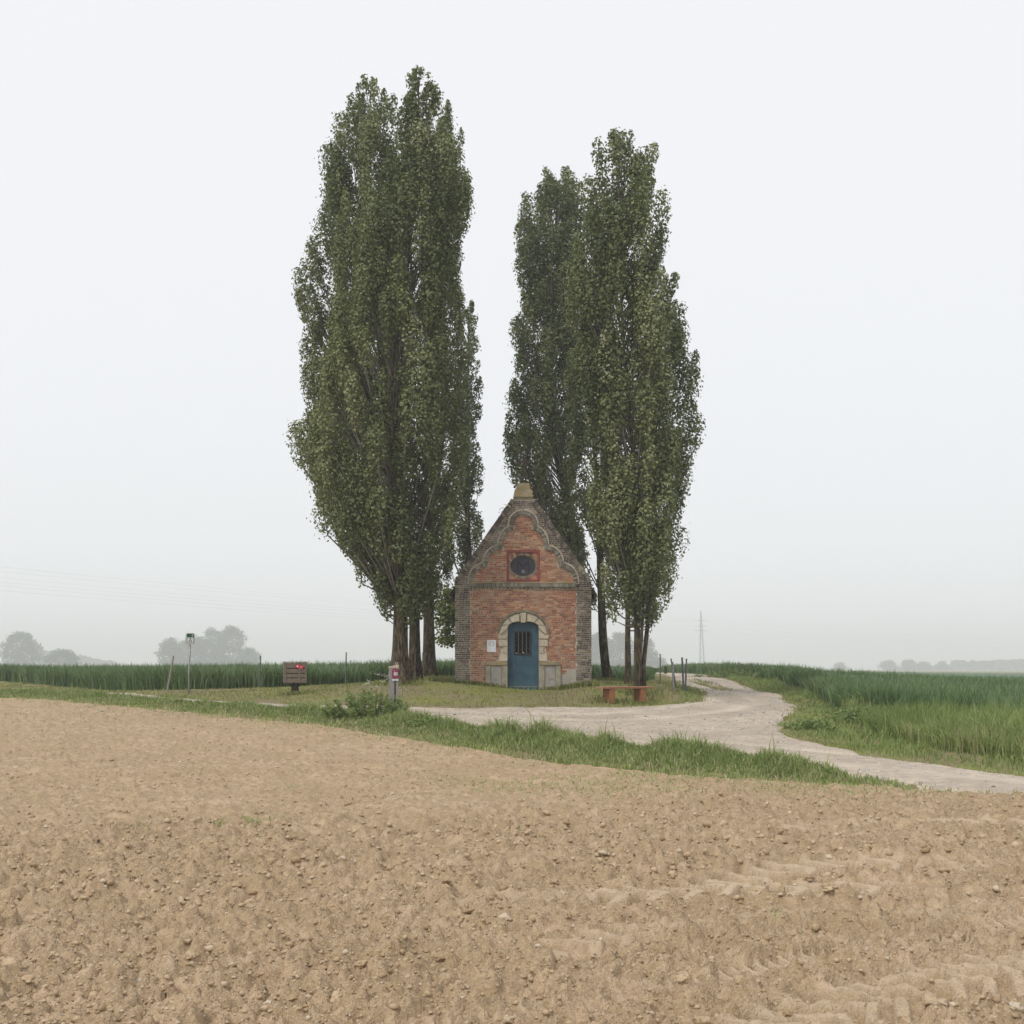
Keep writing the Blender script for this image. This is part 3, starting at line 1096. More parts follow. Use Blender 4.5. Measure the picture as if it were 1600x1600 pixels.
# oval panel in its red square frame
fr = MB()
c0, c1 = 3.535, 4.56
for a in ((-.545, -.47, c0, c1), (.47, .545, c0, c1), (-.47, .47, c0, c0 + .075), (-.47, .47, c1 - .075, c1)):
    fr.box(a[0], a[1], -.012, .10, a[2], a[3])
frame = fr.build('panel_frame', M['red_paint'], chapel)
cv = (c0 + c1) / 2
OA, OB = .428, .350
bk = MB()
N_ = 48
ring_o, ring_i = [], []
for k in range(N_):
    a = 2 * math.pi * k / N_
    cx_, sx_ = math.cos(a), math.sin(a)
    m_ = max(abs(cx_), abs(sx_))
    ring_o.append((.469 * cx_ / m_, cv + .437 * sx_ / m_))
    ring_i.append((OA * cx_, cv + OB * sx_))
for k in range(N_):
    j = (k + 1) % N_
    bk.prism([ring_i[k], ring_i[j], ring_o[j], ring_o[k]], .045, .20)
spandrel = bk.build('spandrel', M['red_brick'], frame)
rm = unit_mesh('ring_brick', M['grey_brick'])
for k in range(44):
    a = 2 * math.pi * (k + .5) / 44
    o = bpy.data.objects.new('ring_brick', rm)
    COL.objects.link(o)
    o.parent = frame
    o.location = ((OA + .042) * math.cos(a), .05, cv + (OB + .042) * math.sin(a))
    o.scale = (.078, .05, .040)
    o.rotation_euler = (0, -math.atan2(math.sin(a) / OB, math.cos(a) / OA), 0)
rim = MB()
rim.tube([((OA - .012) * math.cos(2 * math.pi * k / 40), .085, cv + (OB - .012) * math.sin(2 * math.pi * k / 40)) for k in range(41)], .012, 6, False)
rim.build('oval_rim', M['weathered_stone'], frame)
bd = MB()
bd.prism([(OA * 1.02 * math.cos(2 * math.pi * k / 48), cv + OB * 1.02 * math.sin(2 * math.pi * k / 48)) for k in range(48)], .12, .16)
board = bd.build('oval_board', M['board_grey'], frame)
lt = MB()
mw, mh, ms = .20, .38, .055
mz = cv - .20
lt.prism([(-mw, mz), (-mw + ms, mz), (-mw + ms, mz + mh), (-mw, mz + mh)], .108, .119)
lt.prism([(mw - ms, mz), (mw, mz), (mw, mz + mh), (mw - ms, mz + mh)], .108, .119)
lt.prism([(-mw + ms, mz + mh), (-mw + ms, mz + mh - .11), (0, mz + .12), (0, mz + .22)], .1085, .119)
lt.prism([(mw - ms, mz + mh), (mw - ms, mz + mh - .11), (0, mz + .12), (0, mz + .22)], .1085, .119)
lt.build('letter_m', M['letter_blue'], board)
st = MB()
st.box(-.05, .05, .106, .119, mz - .03, mz + .08)
st.build('plaque', M['light_iron'], board)

# door with iron grille
dm_ = MB()
dm_.prism([(-DW + .004, .0)] + [(a, b) for a, b in arch(DW - .004, DH - .004, DSP)][::-1] + [(DW - .004, .0)], .16, .22)
door = dm_.build('door', M['door_paint'], chapel)
gx0, gx1 = L(803.1, 0)[0], L(829.4, 0)[0]
gz0, gz1 = L(0, 1022.5)[1], L(0, 986)[1]
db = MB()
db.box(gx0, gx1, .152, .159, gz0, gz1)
db.build('door_dark', M['dark_void'], door)  # flat sheet, the dark behind the grille put into its colour
gf = MB()
for a in ((gx0, gx0 + .04, gz0, gz1), (gx1 - .04, gx1, gz0, gz1), (gx0 + .04, gx1 - .04, gz0, gz0 + .05), (gx0 + .04, gx1 - .04, gz1 - .04, gz1)):
    gf.box(a[0], a[1], .12, .151, a[2], a[3])
gr = gf.build('grille', M['iron'], door)
for k in range(3):
    gb = MB()
    uu = gx0 + (gx1 - gx0) * (k + 1.1) / 4.2
    gb.tube([(uu, .13, gz0 + .05), (uu, .13, gz1 - .04)], .009, 6)
    gb.build('grille_bar', M['light_iron'], gr)
sc_ = MB()
for i in range(4):
    for j in range(5):
        uu = gx0 + (gx1 - gx0) * (i + .62) / 4.2
        vv = gz0 + .10 + j * .135
        sc_.tube([(uu + .042 * math.cos(a), .135, vv + .055 * math.sin(a)) for a in np.linspace(0, 5.2 if (i + j) % 2 else -5.2, 14)], .0065, 5)
sc_.build('grille_scrolls', M['iron'], gr)
kn = MB()
kn.tube([((gx0 + gx1) / 2 + .03, .115, gz0 + .055), ((gx0 + gx1) / 2 + .03, .09, gz0 + .055)], [.026, .016], 10)
kn.tube([(gx0 + .09, .118, gz0 + .04), (gx0 + .09, .10, gz0 + .04)], [.02, .008], 8)
kn.build('brass_knob', M['brass'], gr)
ri = MB()
ri.tube([((gx0 + gx1) / 2 + .035 * math.cos(a), .13, gz0 - .02 + .035 * math.sin(a)) for a in np.linspace(0, 6.28, 14)], .008, 6, False)
ri.build('door_ring', M['iron'], door)
kb = MB()
kb.box(-DW + .01, DW - .01, .14, .159, .0, .105)
kb.build('kick_board', M['door_paint'], door, bevel=.006)
sl = MB()
sl.box(-DW + .03, DW - .05, .134, .158, .108, .120)
sl.build('drip_strip', M['cement'], door)
hg = MB()
for s in (-1, 1):
    hg.box(s * (DW + .02) - .02, s * (DW + .02) + .02, -.035, .05, .93, 1.0)
hg.build('iron_hinge', M['iron'], chapel)
th = MB()
th.box(-DW - .02, DW + .02, -.06, .3, -.25, -.004)
th.build('door_sill', M['weathered_stone'], chapel, bevel=.01)

# stone surround, each stone its own piece
sur = empty('door_surround', (0, 0, 0))
sur.parent = chapel
def stone(name, poly, y0, y1, mat, parent=sur, bev=.008):
    return MB().prism(poly, y0, y1).build(name, mat, parent, bevel=bev)
NA = 440
aw_i = arch(DW + .003, DH + .003, DSP, NA)
aw_o = [(.755 * math.cos(math.pi * k / NA), 1.78 + .72 * max(math.sin(math.pi * k / NA), 1e-9) ** .9) for k in range(NA + 1)]
for (i, j) in ((0, 6), (6, 12), (12, 20), (24, 32), (32, 38), (38, 44)):
    ks = list(range(i * 10 + 3, j * 10 - 2, 6))
    stone('arch_stone', [aw_i[k] for k in ks] + [aw_o[k] for k in ks[::-1]], -.05 - random.uniform(0, .015), .2, M['lime_stone'], bev=.006)
stone('keystone', [(-.075, DH - .04), (.075, DH - .04), (.10, 2.52), (-.10, 2.52)], -.085, .2, M['lime_stone'])
hd = MB()
ho = []
for k in range(33):
    a = math.radians(12 + 156 * k / 32)
    ho.append(((.80 * math.cos(a), 1.80 + .74 * math.sin(a)), (.865 * math.cos(a), 1.80 + .80 * math.sin(a))))
for k in range(32):
    hd.prism([ho[k][0], ho[k + 1][0], ho[k + 1][1], ho[k][1]], -.09, .02)
hd.build('hood_mould', M['hood_stone'], sur)
for s in (-1, 1):
    def sp(u0_, u1_, v0_, v1_):
        return [(s * u0_, v0_), (s * u1_, v0_), (s * u1_, v1_), (s * u0_, v1_)]
    stone('impost_stone', sp(DW + .003, .82 + random.uniform(-.02, .02), 1.665, 1.79), -.065, .2, M['lime_stone'], bev=.02)
    stone('jamb_stone', sp(DW + .003, .80, 1.425, 1.652), -.045, .2, M['lime_stone'])
    stone('jamb_stone', sp(DW + .003, .665, 1.205, 1.41), -.035, .2, M['lime_stone'])
    stone('jamb_stone', sp(DW + .003, .79, .94, 1.19), -.045, .2, M['lime_stone'])
    stone('plinth_cap', sp(DW + .003, 1.24 if s < 0 else 1.20, .80, .93), -.11, .2, M['lichen_stone'], bev=.025)
    stone('plinth_stone', sp(DW + .003, .70, -.2, .797), -.085, .2, M['weathered_stone'])
    stone('plinth_stone', sp(1.06, 1.22, -.2, .797), -.085, .2, M['weathered_stone'])
    stone('plinth_panel', sp(.703, 1.057, .34, .797), -.05, .2, M['slab'])
    stone('plinth_panel', sp(.703, 1.057, -.2, .336), -.055, .2, M['slab'])
cem = [(1.215, -.25)] + [(1.72, -.25)] + [(u_, .58 + .12 * math.sin(u_ * 9) + .05 * math.sin(u_ * 31) + random.uniform(-.02, .02)) for u_ in np.linspace(1.72, 1.215, 14)]
stone('cement_patch', cem, -.012, .1, M['cement'], chapel, 0)
no = MB()
nx0, nx1 = L(761, 0)[0], L(775, 0)[0]
nz0, nz1 = L(0, 1019)[1], L(0, 1000)[1]
no.box(nx0, nx1, -.03, -.008, nz0, nz1)
notice = no.build('notice_board', M['notice_white'], chapel, bevel=.003)
pr = MB()
for k, (a, b) in enumerate(((.06, .13), (.05, .15), (.04, .12), (.05, .11), (.05, .13))):
    zc = nz1 - .05 - k * .035
    pr.box(nx0 + a, nx0 + b, -.032, -.0305, zc, zc + .012)
    pr.box(nx0 + .18, nx0 + .24 - .01 * (k % 2), -.032, -.0305, zc, zc + .012)
pr.build('print', M['print_grey'], notice)
hk = MB()
q0 = L(775, 828)
hk.tube([(q0[0] + .06, .2, q0[1] - .06), (q0[0] - .04, .2, q0[1] + .04), (q0[0] - .09, .2, q0[1] + .11), (q0[0] - .15, .2, q0[1] + .12)], .02, 6)
hk.build('iron_hook', M['iron'], chapel)

# ------------------------------------------------------------------ foliage makers
def leaf_quads(C, nrm, length, width, tint, spin=None):
    """rhombic leaves, slightly folded: C centres, nrm unit normals"""
    n = len(C)
    ref = np.where(np.abs(nrm[:, 2:3]) < .9, np.array([[0, 0, 1.0]]), np.array([[1.0, 0, 0]]))
    a = np.cross(nrm, ref)
    a /= np.linalg.norm(a, axis=1, keepdims=True)
    b = np.cross(nrm, a)
    th = rng.uniform(0, 6.283, n)[:, None] if spin is None else spin[:, None]
    d = a * np.cos(th) + b * np.sin(th)
    e = np.cross(nrm, d)
    l = length[:, None]
    w = width[:, None]
    V = np.stack([C - d * l * .5, C - d * l * .08 + e * w * .5 + nrm * w * .14, C + d * l * .5, C - d * l * .08 - e * w * .5 + nrm * w * .14], 1).reshape(-1, 3)
    F = (np.arange(n)[:, None] * 4 + np.array([[0, 1, 2, 3]]))
    return V, F, np.repeat(tint, 4)

def unit_rand(n):
    v = rng.normal(0, 1, (n, 3))
    return v / np.linalg.norm(v, axis=1, keepdims=True)

def poplar(label, px, y, table, seed, trunk_r, density=1.0, flare=1.6, leaf=.086, stems=1, lean=None, gap=0.0, inner=.55, extra_trunk=None, tint0=0.0):
    global rng
    rng = np.random.default_rng(seed)
    bx = (px - 800) / FPX * y
    bz = h1(bx, y)
    root = empty('poplar_tree', (bx, y, bz - .05), 0, label, 'tree', 'tall poplars beside the chapel')
    T = np.array(table, float)
    zs = CAMZ - (T[:, 0] - HOR) / FPX * y - bz
    xl = (T[:, 1] - 800) / FPX * y - bx
    xr = (T[:, 2] - 800) / FPX * y - bx
    o = np.argsort(zs)
    zs, xl, xr = zs[o], xl[o], xr[o]
    cxf = lambda z: (np.interp(z, zs, xl) + np.interp(z, zs, xr)) / 2
    hwf = lambda z: (np.interp(z, zs, xr) - np.interp(z, zs, xl)) / 2
    ztop, zbot = zs[-1], zs[0]
    # trunk line
    tz = np.linspace(0, ztop - .3, 26)
    smooth_c = np.array([np.mean(cxf(np.clip(np.linspace(z - 3, z + 3, 9), zbot, ztop))) for z in tz])
    w = sstep(zbot - .5, zbot + 9, tz)
    tx = smooth_c * w + (0 if lean is None else np.interp(tz, lean[0], lean[1]) * (1 - w))
    ty = .15 * np.sin(tz * .35 + seed) * w
    def trunk_at(z):
        return np.stack([np.interp(z, tz, tx), np.interp(z, tz, ty), z], -1)
    mb = MB()
    nz, na = 44, 28
    zz_ = np.concatenate([np.linspace(-.25, 1.2, 12), np.linspace(1.4, ztop - .4, nz - 12)])
    ring = []
    ph = rng.uniform(0, 6.28, 6)
    for z in zz_:
        c = trunk_at(np.array(z))
        rr = trunk_r * (1 - .93 * (max(z, 0) / ztop) ** .85)
        fl = 1 + (flare - 1) * math.exp(-max(z + .1, 0) / .42)
        for k in range(na):
            a = 2 * math.pi * k / na
            rid = 1 + .10 * math.sin(5 * a + ph[0] + .25 * z) + .06 * math.sin(9 * a + ph[1] - .4 * z) + .05 * math.sin(3 * a + ph[2] + z * 1.7)
            rootk = 1 + (fl - 1) * (1 + .55 * math.sin(3 * a + ph[3]) + .3 * math.sin(5 * a + ph[4]))
            r_ = rr * rid * rootk
            ring.append((c[0] + r_ * math.cos(a), c[1] + r_ * math.sin(a), z))
    n_ = len(zz_)
    fs = [(i * na + k, i * na + (k + 1) % na, (i + 1) * na + (k + 1) % na, (i + 1) * na + k) for i in range(n_ - 1) for k in range(na)]
    mb.add(ring, fs)
    if extra_trunk:
        for (dx, dy, rad, zt, lx) in extra_trunk:
            mb.tube([(dx, dy, -.2), (dx * .95, dy, .8), (dx * .9 + lx * .3, dy, 2.2), (dx * .8 + lx * .7, dy, 4.2), (dx * .6 + lx, dy * .6, zt)], [rad * 1.35, rad * 1.05, rad, rad * .8, rad * .4], 14)
    mb.build('trunk', M['bark'], root, smooth=True)
    # plumes of foliage carried by steep limbs
    zq = np.linspace(zbot, ztop, 200)
    area = np.trapz(2 * hwf(zq), zq)
    npl = int(area * 4.6 * density)
    cum = np.cumsum(hwf(zq) + .15)
    z = np.interp((np.arange(npl) + rng.uniform(0, 1, npl)) / npl * cum[-1], cum, zq)
    az = (np.arange(npl) * 2.39996 + rng.normal(0, .35, npl)) % 6.283
    hw0 = hwf(z)
    lump = fbm(np.cos(az) * hw0 * .9 + 7 + seed, z * .55 + np.sin(az) * hw0 * .9, seed + 40, 3)
    rho = np.clip(1.02 + .55 * np.minimum(lump, .02) - np.abs(rng.normal(0, .05, npl)), .3, 1.04)
    btint = .85 * lump + .18 * fbm(az * 2.0, z * 1.1, seed + 50, 2)
    bi = np.arange(npl)
    loose = rng.uniform(0, 1, npl) < .22
    z = np.where(loose, np.interp(rng.uniform(0, 1, npl) * cum[-1], cum, zq), z)
    az = np.where(loose, rng.uniform(0, 6.283, npl), az)
    rho = np.where(loose, rng.uniform(.35, .9, npl), rho)
    ztips = ztop - np.array([.0, .25, .5, .8, 1.1, 1.5, 1.9, 2.4])
    z = np.concatenate([ztips, z])
    az = np.concatenate([rng.uniform(0, 6.283, 8), az])
    rho = np.concatenate([rng.uniform(.3, .9, 8), rho])
    bt = np.concatenate([np.zeros(8), btint[bi]])
    hw = np.maximum(hwf(z), .12)
    npl = len(z)
    Lp = rng.uniform(.8, 1.6, npl) * np.clip(hw / 1.2, .5, 1.15)
    pr_ = np.clip(rng.uniform(.24, .46, npl) * np.clip(hw / 1.1, .42, 1.1), .15, .5)
    hwt = np.maximum(hw - pr_ * .45, .04)
    dep = .9 * np.minimum(hwt, np.maximum(2.6, .8 * hwt))
    ztp = np.minimum(z + .42 * Lp, ztop + .05)
    tip = np.stack([cxf(z) + hwt * rho * np.cos(az), dep * rho * np.sin(az), ztp], -1)
    tilt = np.tan(np.radians(rng.uniform(4, 20, npl)))
    outw = np.stack([np.cos(az), np.sin(az), np.zeros(npl)], -1)
    base = tip - np.array([0, 0, 1.0]) * Lp[:, None] - outw * (tilt * Lp)[:, None] * rho[:, None]
    if gap > 0:                                            # openings in thin crowns
        g = fbm(tip[:, 0] * .8 + seed, tip[:, 2] * .45, seed)
        kk = g > -gap_level(gap)
        tip, base, Lp, pr_, outw, z, rho, bt = tip[kk], base[kk], Lp[kk], pr_[kk], outw[kk], z[kk], rho[kk], bt[kk]
        npl = len(tip)
    lm = MB()
    for i in range(npl):
        rad = math.hypot(base[i, 0] - float(np.interp(base[i, 2], tz, tx)), base[i, 1])
        zb = max(base[i, 2] - rad * random.uniform(1.3, 2.2) - .3, min(zbot - .1, 2.4) + random.uniform(0, .8))
        if zb > base[i, 2] - .15:
            zb = base[i, 2] - .15
        t0 = trunk_at(np.array(zb))
        mid = t0 * .45 + base[i] * .55 + np.array([0, 0, -.10 * rad])
        r0 = .014 + .008 * min(rad * 1.5 + Lp[i], 4.5) * .8
        lm.tube([t0, mid, base[i], tip[i] - (tip[i] - base[i]) * .15], [r0, r0 * .75, r0 * .5, .006], 4, False)
    lm.build('limbs', M['limb_bark'], root, smooth=True)
    # leaves
    per = np.maximum(45, (Lp * pr_ * 640 * (.104 / leaf) ** 1.5).astype(int))
    idx_ = np.repeat(np.arange(npl), per)
    n = len(idx_)
    t_ = rng.beta(1.5, 1.1, n)
    prof = np.where(t_ < .55, .35 + .65 * np.sin(np.pi * .5 * t_ / .55), np.sqrt(np.clip(1 - ((t_ - .55) / .47) ** 2, 0.02, 1)))
    dirs = unit_rand(n)
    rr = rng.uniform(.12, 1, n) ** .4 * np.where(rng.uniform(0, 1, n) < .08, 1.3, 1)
    C = base[idx_] + (tip - base)[idx_] * t_[:, None] + dirs * (pr_[idx_] * prof * rr)[:, None] * np.array([1, 1, 1.25])
    # drooping short side sprays break up the outline
    nrm = dirs * .9 + unit_rand(n) * .5 + np.array([0, 0, .30])
    nrm /= np.linalg.norm(nrm, axis=1, keepdims=True)
    ln = leaf * rng.uniform(.55, 1.4, n)
    ptint = np.clip(rng.normal(.46 + tint0, .08, npl) + bt, .04, .92)
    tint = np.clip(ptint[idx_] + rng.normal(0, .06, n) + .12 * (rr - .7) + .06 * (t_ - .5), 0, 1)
    pale = rng.uniform(0, 1, n) < .02
    tint = np.where(pale, rng.uniform(.9, 1, n), tint)
    V, F_, tt = leaf_quads(C, nrm, ln, ln * .88, tint)
    link('crown', npmesh('crown', V, F_, tt), M['poplar_leaf'], root)
    return root
def gap_level(g):
    return .55 - g

poplar('tallest poplar, foremost of the left group, with thick root-flared trunk', 625, 31.8,
       [(103, 645, 656), (118, 634, 668), (140, 627, 684), (165, 622, 702), (215, 603, 716), (260, 590, 722), (300, 572, 742), (345, 556, 739), (385, 542, 724), (440, 530, 729),
        (500, 517, 722), (560, 503, 722), (620, 495, 724), (700, 480, 727), (760, 492, 720), (815, 505, 712), (850, 530, 706), (885, 562, 702), (920, 578, 690), (950, 592, 668)],
       11, .235, 1.0, 2.1)
poplar('poplar in left group with its crown bulging furthest left, second trunk from the front', 648, 35.5,
       [(122, 572, 588), (140, 552, 606), (165, 542, 622), (195, 542, 632), (210, 520, 640), (225, 508, 640), (260, 503, 640), (325, 498, 640), (350, 487, 640), (400, 480, 640), (450, 462, 645), (500, 465, 650),
        (560, 462, 650), (600, 472, 650), (650, 465, 650), (695, 456, 655), (745, 483, 660), (790, 496, 665), (815, 490, 668), (850, 530, 675), (890, 572, 680), (935, 600, 682)],
       12, .20, .85, 1.4)
poplar('poplar in left group with dark trunk nearest the chapel wall', 670, 40.5,
       [(160, 695, 708), (185, 676, 720), (215, 668, 729), (255, 655, 722), (295, 650, 746), (340, 650, 740), (380, 650, 726), (440, 650, 731), (500, 650, 735), (560, 655, 738), (620, 655, 738), (700, 655, 735),
        (800, 650, 722), (880, 650, 710), (935, 652, 692)],
       13, .23, .8, 1.6, tint0=-.08, leaf=.095)
poplar('slender dark poplar half hidden behind the left slope of the chapel gable', 736, 48,
       [(472, 730, 742), (490, 716, 748), (540, 706, 756), (585, 704, 748), (605, 702, 758), (655, 700, 765), (700, 700, 757), (740, 700, 762), (790, 698, 750), (830, 695, 758), (860, 690, 746), (900, 688, 726), (935, 690, 712)],
       14, .22, .95, 1.3, gap=.06, tint0=-.16, leaf=.105)
poplar('foremost poplar of the right group, tall pale crown on several grey stems', 996, 31.4,
       [(208, 979, 990), (222, 953, 1015), (246, 922, 1024), (265, 908, 1030), (290, 902, 1033), (320, 898, 1050), (370, 895, 1051), (400, 893, 1044), (420, 890, 1042), (470, 885, 1048), (520, 885, 1053), (560, 890, 1058), (620, 900, 1062),
        (680, 910, 1062), (750, 915, 1060), (830, 918, 1058), (880, 920, 1050), (920, 938, 1040), (950, 955, 1034), (975, 975, 1024)],
       15, .10, .95, 1.35, extra_trunk=[(.20, .05, .065, 6.5, .5), (.07, -.12, .045, 5.5, .25)], tint0=.03)
poplar('poplar at right edge of the right group with lower rounded top and dark trunk', 981, 34.2,
       [(427, 1042, 1058), (455, 1022, 1065), (515, 1000, 1083), (555, 990, 1085), (600, 980, 1098), (625, 980, 1086), (665, 980, 1098), (690, 980, 1091), (740, 975, 1080), (780, 970, 1068), (825, 965, 1076), (858, 960, 1078),
        (888, 960, 1066), (925, 965, 1050), (958, 970, 1032)],
       16, .10, .9, 1.35, lean=([0, 3], [0, .0]), tint0=.02)
poplar('poplar in right group with thin leaning trunk standing apart beside the chapel', 951, 38,
       [(330, 915, 935), (400, 890, 955), (500, 882, 962), (600, 880, 968), (750, 885, 972), (840, 888, 975), (890, 900, 966), (930, 918, 960), (958, 932, 954)],
       17, .16, .7, 1.4, leaf=.10, lean=([0, .6, 1.2, 2.2, 4], [0, -.10, -.17, -.24, -.30]), tint0=-.10)
poplar('open dark poplar behind the right slope of the chapel gable, branches showing', 903, 45,
       [(262, 877, 893), (275, 851, 905), (300, 832, 912), (330, 812, 916), (360, 807, 920), (410, 796, 920), (450, 812, 915), (500, 808, 915), (515, 792, 915), (560, 804, 915), (610, 794, 915), (650, 790, 915),
        (690, 779, 913), (730, 774, 910), (748, 782, 908), (765, 822, 908), (800, 835, 912), (840, 850, 918), (900, 878, 926)],
       18, .28, 1.0, 1.4, gap=.04, leaf=.10, lean=([0, 5], [0, -.1]), tint0=-.13)
rng = np.random.default_rng(99)

def small_tree(name, label, cat, px, y, table, seed, leaf, nleaf, mat, trunk_r=.06, group=None):
    global rng
    rng = np.random.default_rng(seed)
    bx = (px - 800) / FPX * y
    bz = h1(bx, y)
    root = empty(name, (bx, y, bz), 0, label, cat, group)
    T = np.array(table, float)
    zs = (CAMZ - (T[:, 0] - HOR) / FPX * y - bz)[::-1]
    xl = ((T[:, 1] - 800) / FPX * y - bx)[::-1]
    xr = ((T[:, 2] - 800) / FPX * y - bx)[::-1]
    cl = int(nleaf / 45)
    z = rng.uniform(zs[0], zs[-1], cl)
    cx, hw = (np.interp(z, zs, xl) + np.interp(z, zs, xr)) / 2, (np.interp(z, zs, xr) - np.interp(z, zs, xl)) / 2
    az = rng.uniform(0, 6.283, cl)
    rho = rng.uniform(0, 1, cl) ** .4
    c = np.stack([cx + hw * .93 * rho * np.cos(az), hw * .8 * rho * np.sin(az), z], -1)
    sp = leaf * 3.0
    idx_ = np.repeat(np.arange(cl), 45)
    n = len(idx_)
    dirs = unit_rand(n)
    C = c[idx_] + dirs * (sp * rng.uniform(.2, 1, n) ** .5)[:, None] * np.array([1.1, 1.1, .75])
    nrm = dirs * .6 + unit_rand(n) * .6 + np.array([0, 0, .4])
    nrm /= np.linalg.norm(nrm, axis=1, keepdims=True)
    ln = leaf * rng.uniform(.7, 1.3, n)
    tint = np.clip(rng.normal(.5, .18, cl)[idx_] + rng.normal(0, .12, n), 0, 1)
    V, F_, tt = leaf_quads(C, nrm, ln, ln * .85, tint)
    link('crown', npmesh('crown', V, F_, tt), mat, root)
    mb = MB()
    top = zs[-1] * .75
    mb.tube([(0, 0, -.3), (.05 * top, 0, top * .35), (float(np.mean(cx)) * .6, 0, top)], [trunk_r * 1.3, trunk_r, trunk_r * .3], 8)
    for i in range(0, cl, max(1, cl // 26)):
        zb = max(.3, c[i, 2] - random.uniform(.2, .45) * top)
        mb.tube([(c[i, 0] * .12, 0, min(zb, top * .8)), tuple(c[i] * np.array([.6, .6, .93])), tuple(c[i])], [trunk_r * .4, trunk_r * .25, trunk_r * .1], 4, False)
    mb.build('trunk', M['limb_bark'], root, smooth=True)
    return root
small_tree('maple_sapling', 'small light green leafy tree peeping out behind the chapel\'s left wall', 'tree', 745, 43.5,
           [(925, 690, 720), (945, 682, 735), (965, 680, 740), (985, 684, 738), (1003, 690, 735)], 31, .15, 2600, M['maple_leaf'], .06)
small_tree('maple_sapling', 'light green treetop showing just above the chapel roof slopes', 'tree', 832, 46,
           [(790, 810, 850), (800, 786, 880), (830, 775, 892), (880, 760, 900), (960, 780, 880)], 32, .16, 3600, M['maple_leaf'], .08)

# ------------------------------------------------------------------ grasses and crops
def blades(x, y, z, h, w, lean, tint, curl=.5):
    n = len(x)
    a = rng.uniform(0, 6.283, n)
    la = rng.uniform(0, 6.283, n)
    dx, dy = np.cos(la) * lean, np.sin(la) * lean
    sx, sy = np.cos(a) * w / 2, np.sin(a) * w / 2
    B = np.stack([x, y, z], -1)
    S = np.stack([sx, sy, np.zeros(n)], -1)
    D = np.stack([dx, dy, np.zeros(n)], -1)
    up = np.array([0, 0, 1.0])
    mid = B + up * (h * .58)[:, None] + D * (h * .28)[:, None]
    tip = B + up * (h * (1 - curl * np.minimum(lean, 1) * .45))[:, None] + D * h[:, None]
    V = np.stack([B - S, B + S, mid + S * .8, mid - S * .8, tip], 1).reshape(-1, 3)
    i = np.arange(n)[:, None] * 5
    F = np.concatenate([i + np.array([[0, 1, 2]]), i + np.array([[0, 2, 3]]), i + np.array([[3, 2, 4]])])
    return V, F, np.repeat(tint, 5)

def grass_obj(name, x, y, z, h, w, lean, tint, mat, label, cat, curl=.5, parent=None):
    V, F_, tt = blades(x, y, z, h, w, lean, np.clip(tint, 0, 1), curl)
    o = link(name, npmesh(name, V, F_, tt), mat, parent)
    return tag(o, label, cat, kind='stuff')

def on_open(x, y):
    return ~inpoly(x, y, FIELD) & ~inpoly(x, y, ROAD)
def off_chapel(x, y):
    return ~((np.abs(x - CH0[0]) < HW) & (y > CHY - .05) & (y < CHY + 6.1))

# verge between the ploughed field and the track
VL = [(-34, 51.8)] + [(p[0] + .55, p[1] + .62) for p in FIELD_EDGE[2:9]]
VE = np.array(FIELD_EDGE[1:11])
sl_ = np.hypot(*np.diff(VE, axis=0).T)
cs0 = np.concatenate([[0], np.cumsum(sl_)])
N = 400000
sv = rng.uniform(0, cs0[-1], N)
ex, ey = np.interp(sv, cs0, VE[:, 0]), np.interp(sv, cs0, VE[:, 1])
kp = rng.uniform(0, 1, N) < np.clip((17.0 / ey) ** 1.3, 0, 1)
sv, ex, ey = sv[kp], ex[kp], ey[kp]
off = rng.uniform(-.35, 2.5, len(sv))
x = ex + .62 * off + rng.normal(0, .1, len(sv))
y = ey + .75 * off + rng.normal(0, .1, len(sv))
d, s, side = polydist(x, y, FIELD_EDGE)
dr = polydist(x, y, ROAD, True)[0]
ok = on_open(x, y) & (d < 2.6) & (dr > .02)
ok |= inpoly(x, y, FIELD) & (d < .3 + .5 * fbm(x, y, 60)) & (rng.uniform(0, 1, len(x)) < .45)
ok &= (x < 5.4 + .3 * fbm(y, x, 3)) | (rng.uniform(0, 1, len(x)) < .04)
x, y, d, dr = x[ok], y[ok], d[ok], dr[ok]
tuft = np.clip(.55 + 1.0 * fbm(x * 1.0, y * 1.0, 61) + .5 * fbm(x * 3.1, y * 3.1, 66), .10, 1.3)
kp = rng.uniform(0, 1, len(x)) < np.clip(.35 + .7 * tuft, 0, 1)
x, y, d, dr, tuft = x[kp], y[kp], d[kp], dr[kp], tuft[kp]
x, y, d, dr, tuft = x[:86000], y[:86000], d[:86000], dr[:86000], tuft[:86000]
hh = (.08 + .42 * tuft ** 1.5 * np.clip((5.6 - x) / 1.5, .22, 1) * (.36 + .64 * sstep(-4.2, 0.2, x)) * np.exp(-((d - 1.0) / .6) ** 2)) * rng.uniform(.55, 1.25, len(x))
hh *= np.where(rng.uniform(0, 1, len(x)) < .02, 1.6, 1)
zz = surf(x, y) - .02
grass_obj('verge_grass', x, y, zz, hh, .006 + .0004 * y + .004 * rng.uniform(0, 1, len(x)), rng.uniform(.1, .85, len(x)),
          .40 + .25 * (tuft - .6) + rng.normal(0, .17, len(x)) + .6 * (rng.uniform(0, 1, len(x)) < .10 + .25 * np.exp(-d / .35)), M['verge_blade'],
          'strip of long green grass between ploughed field and gravel track', 'grass')

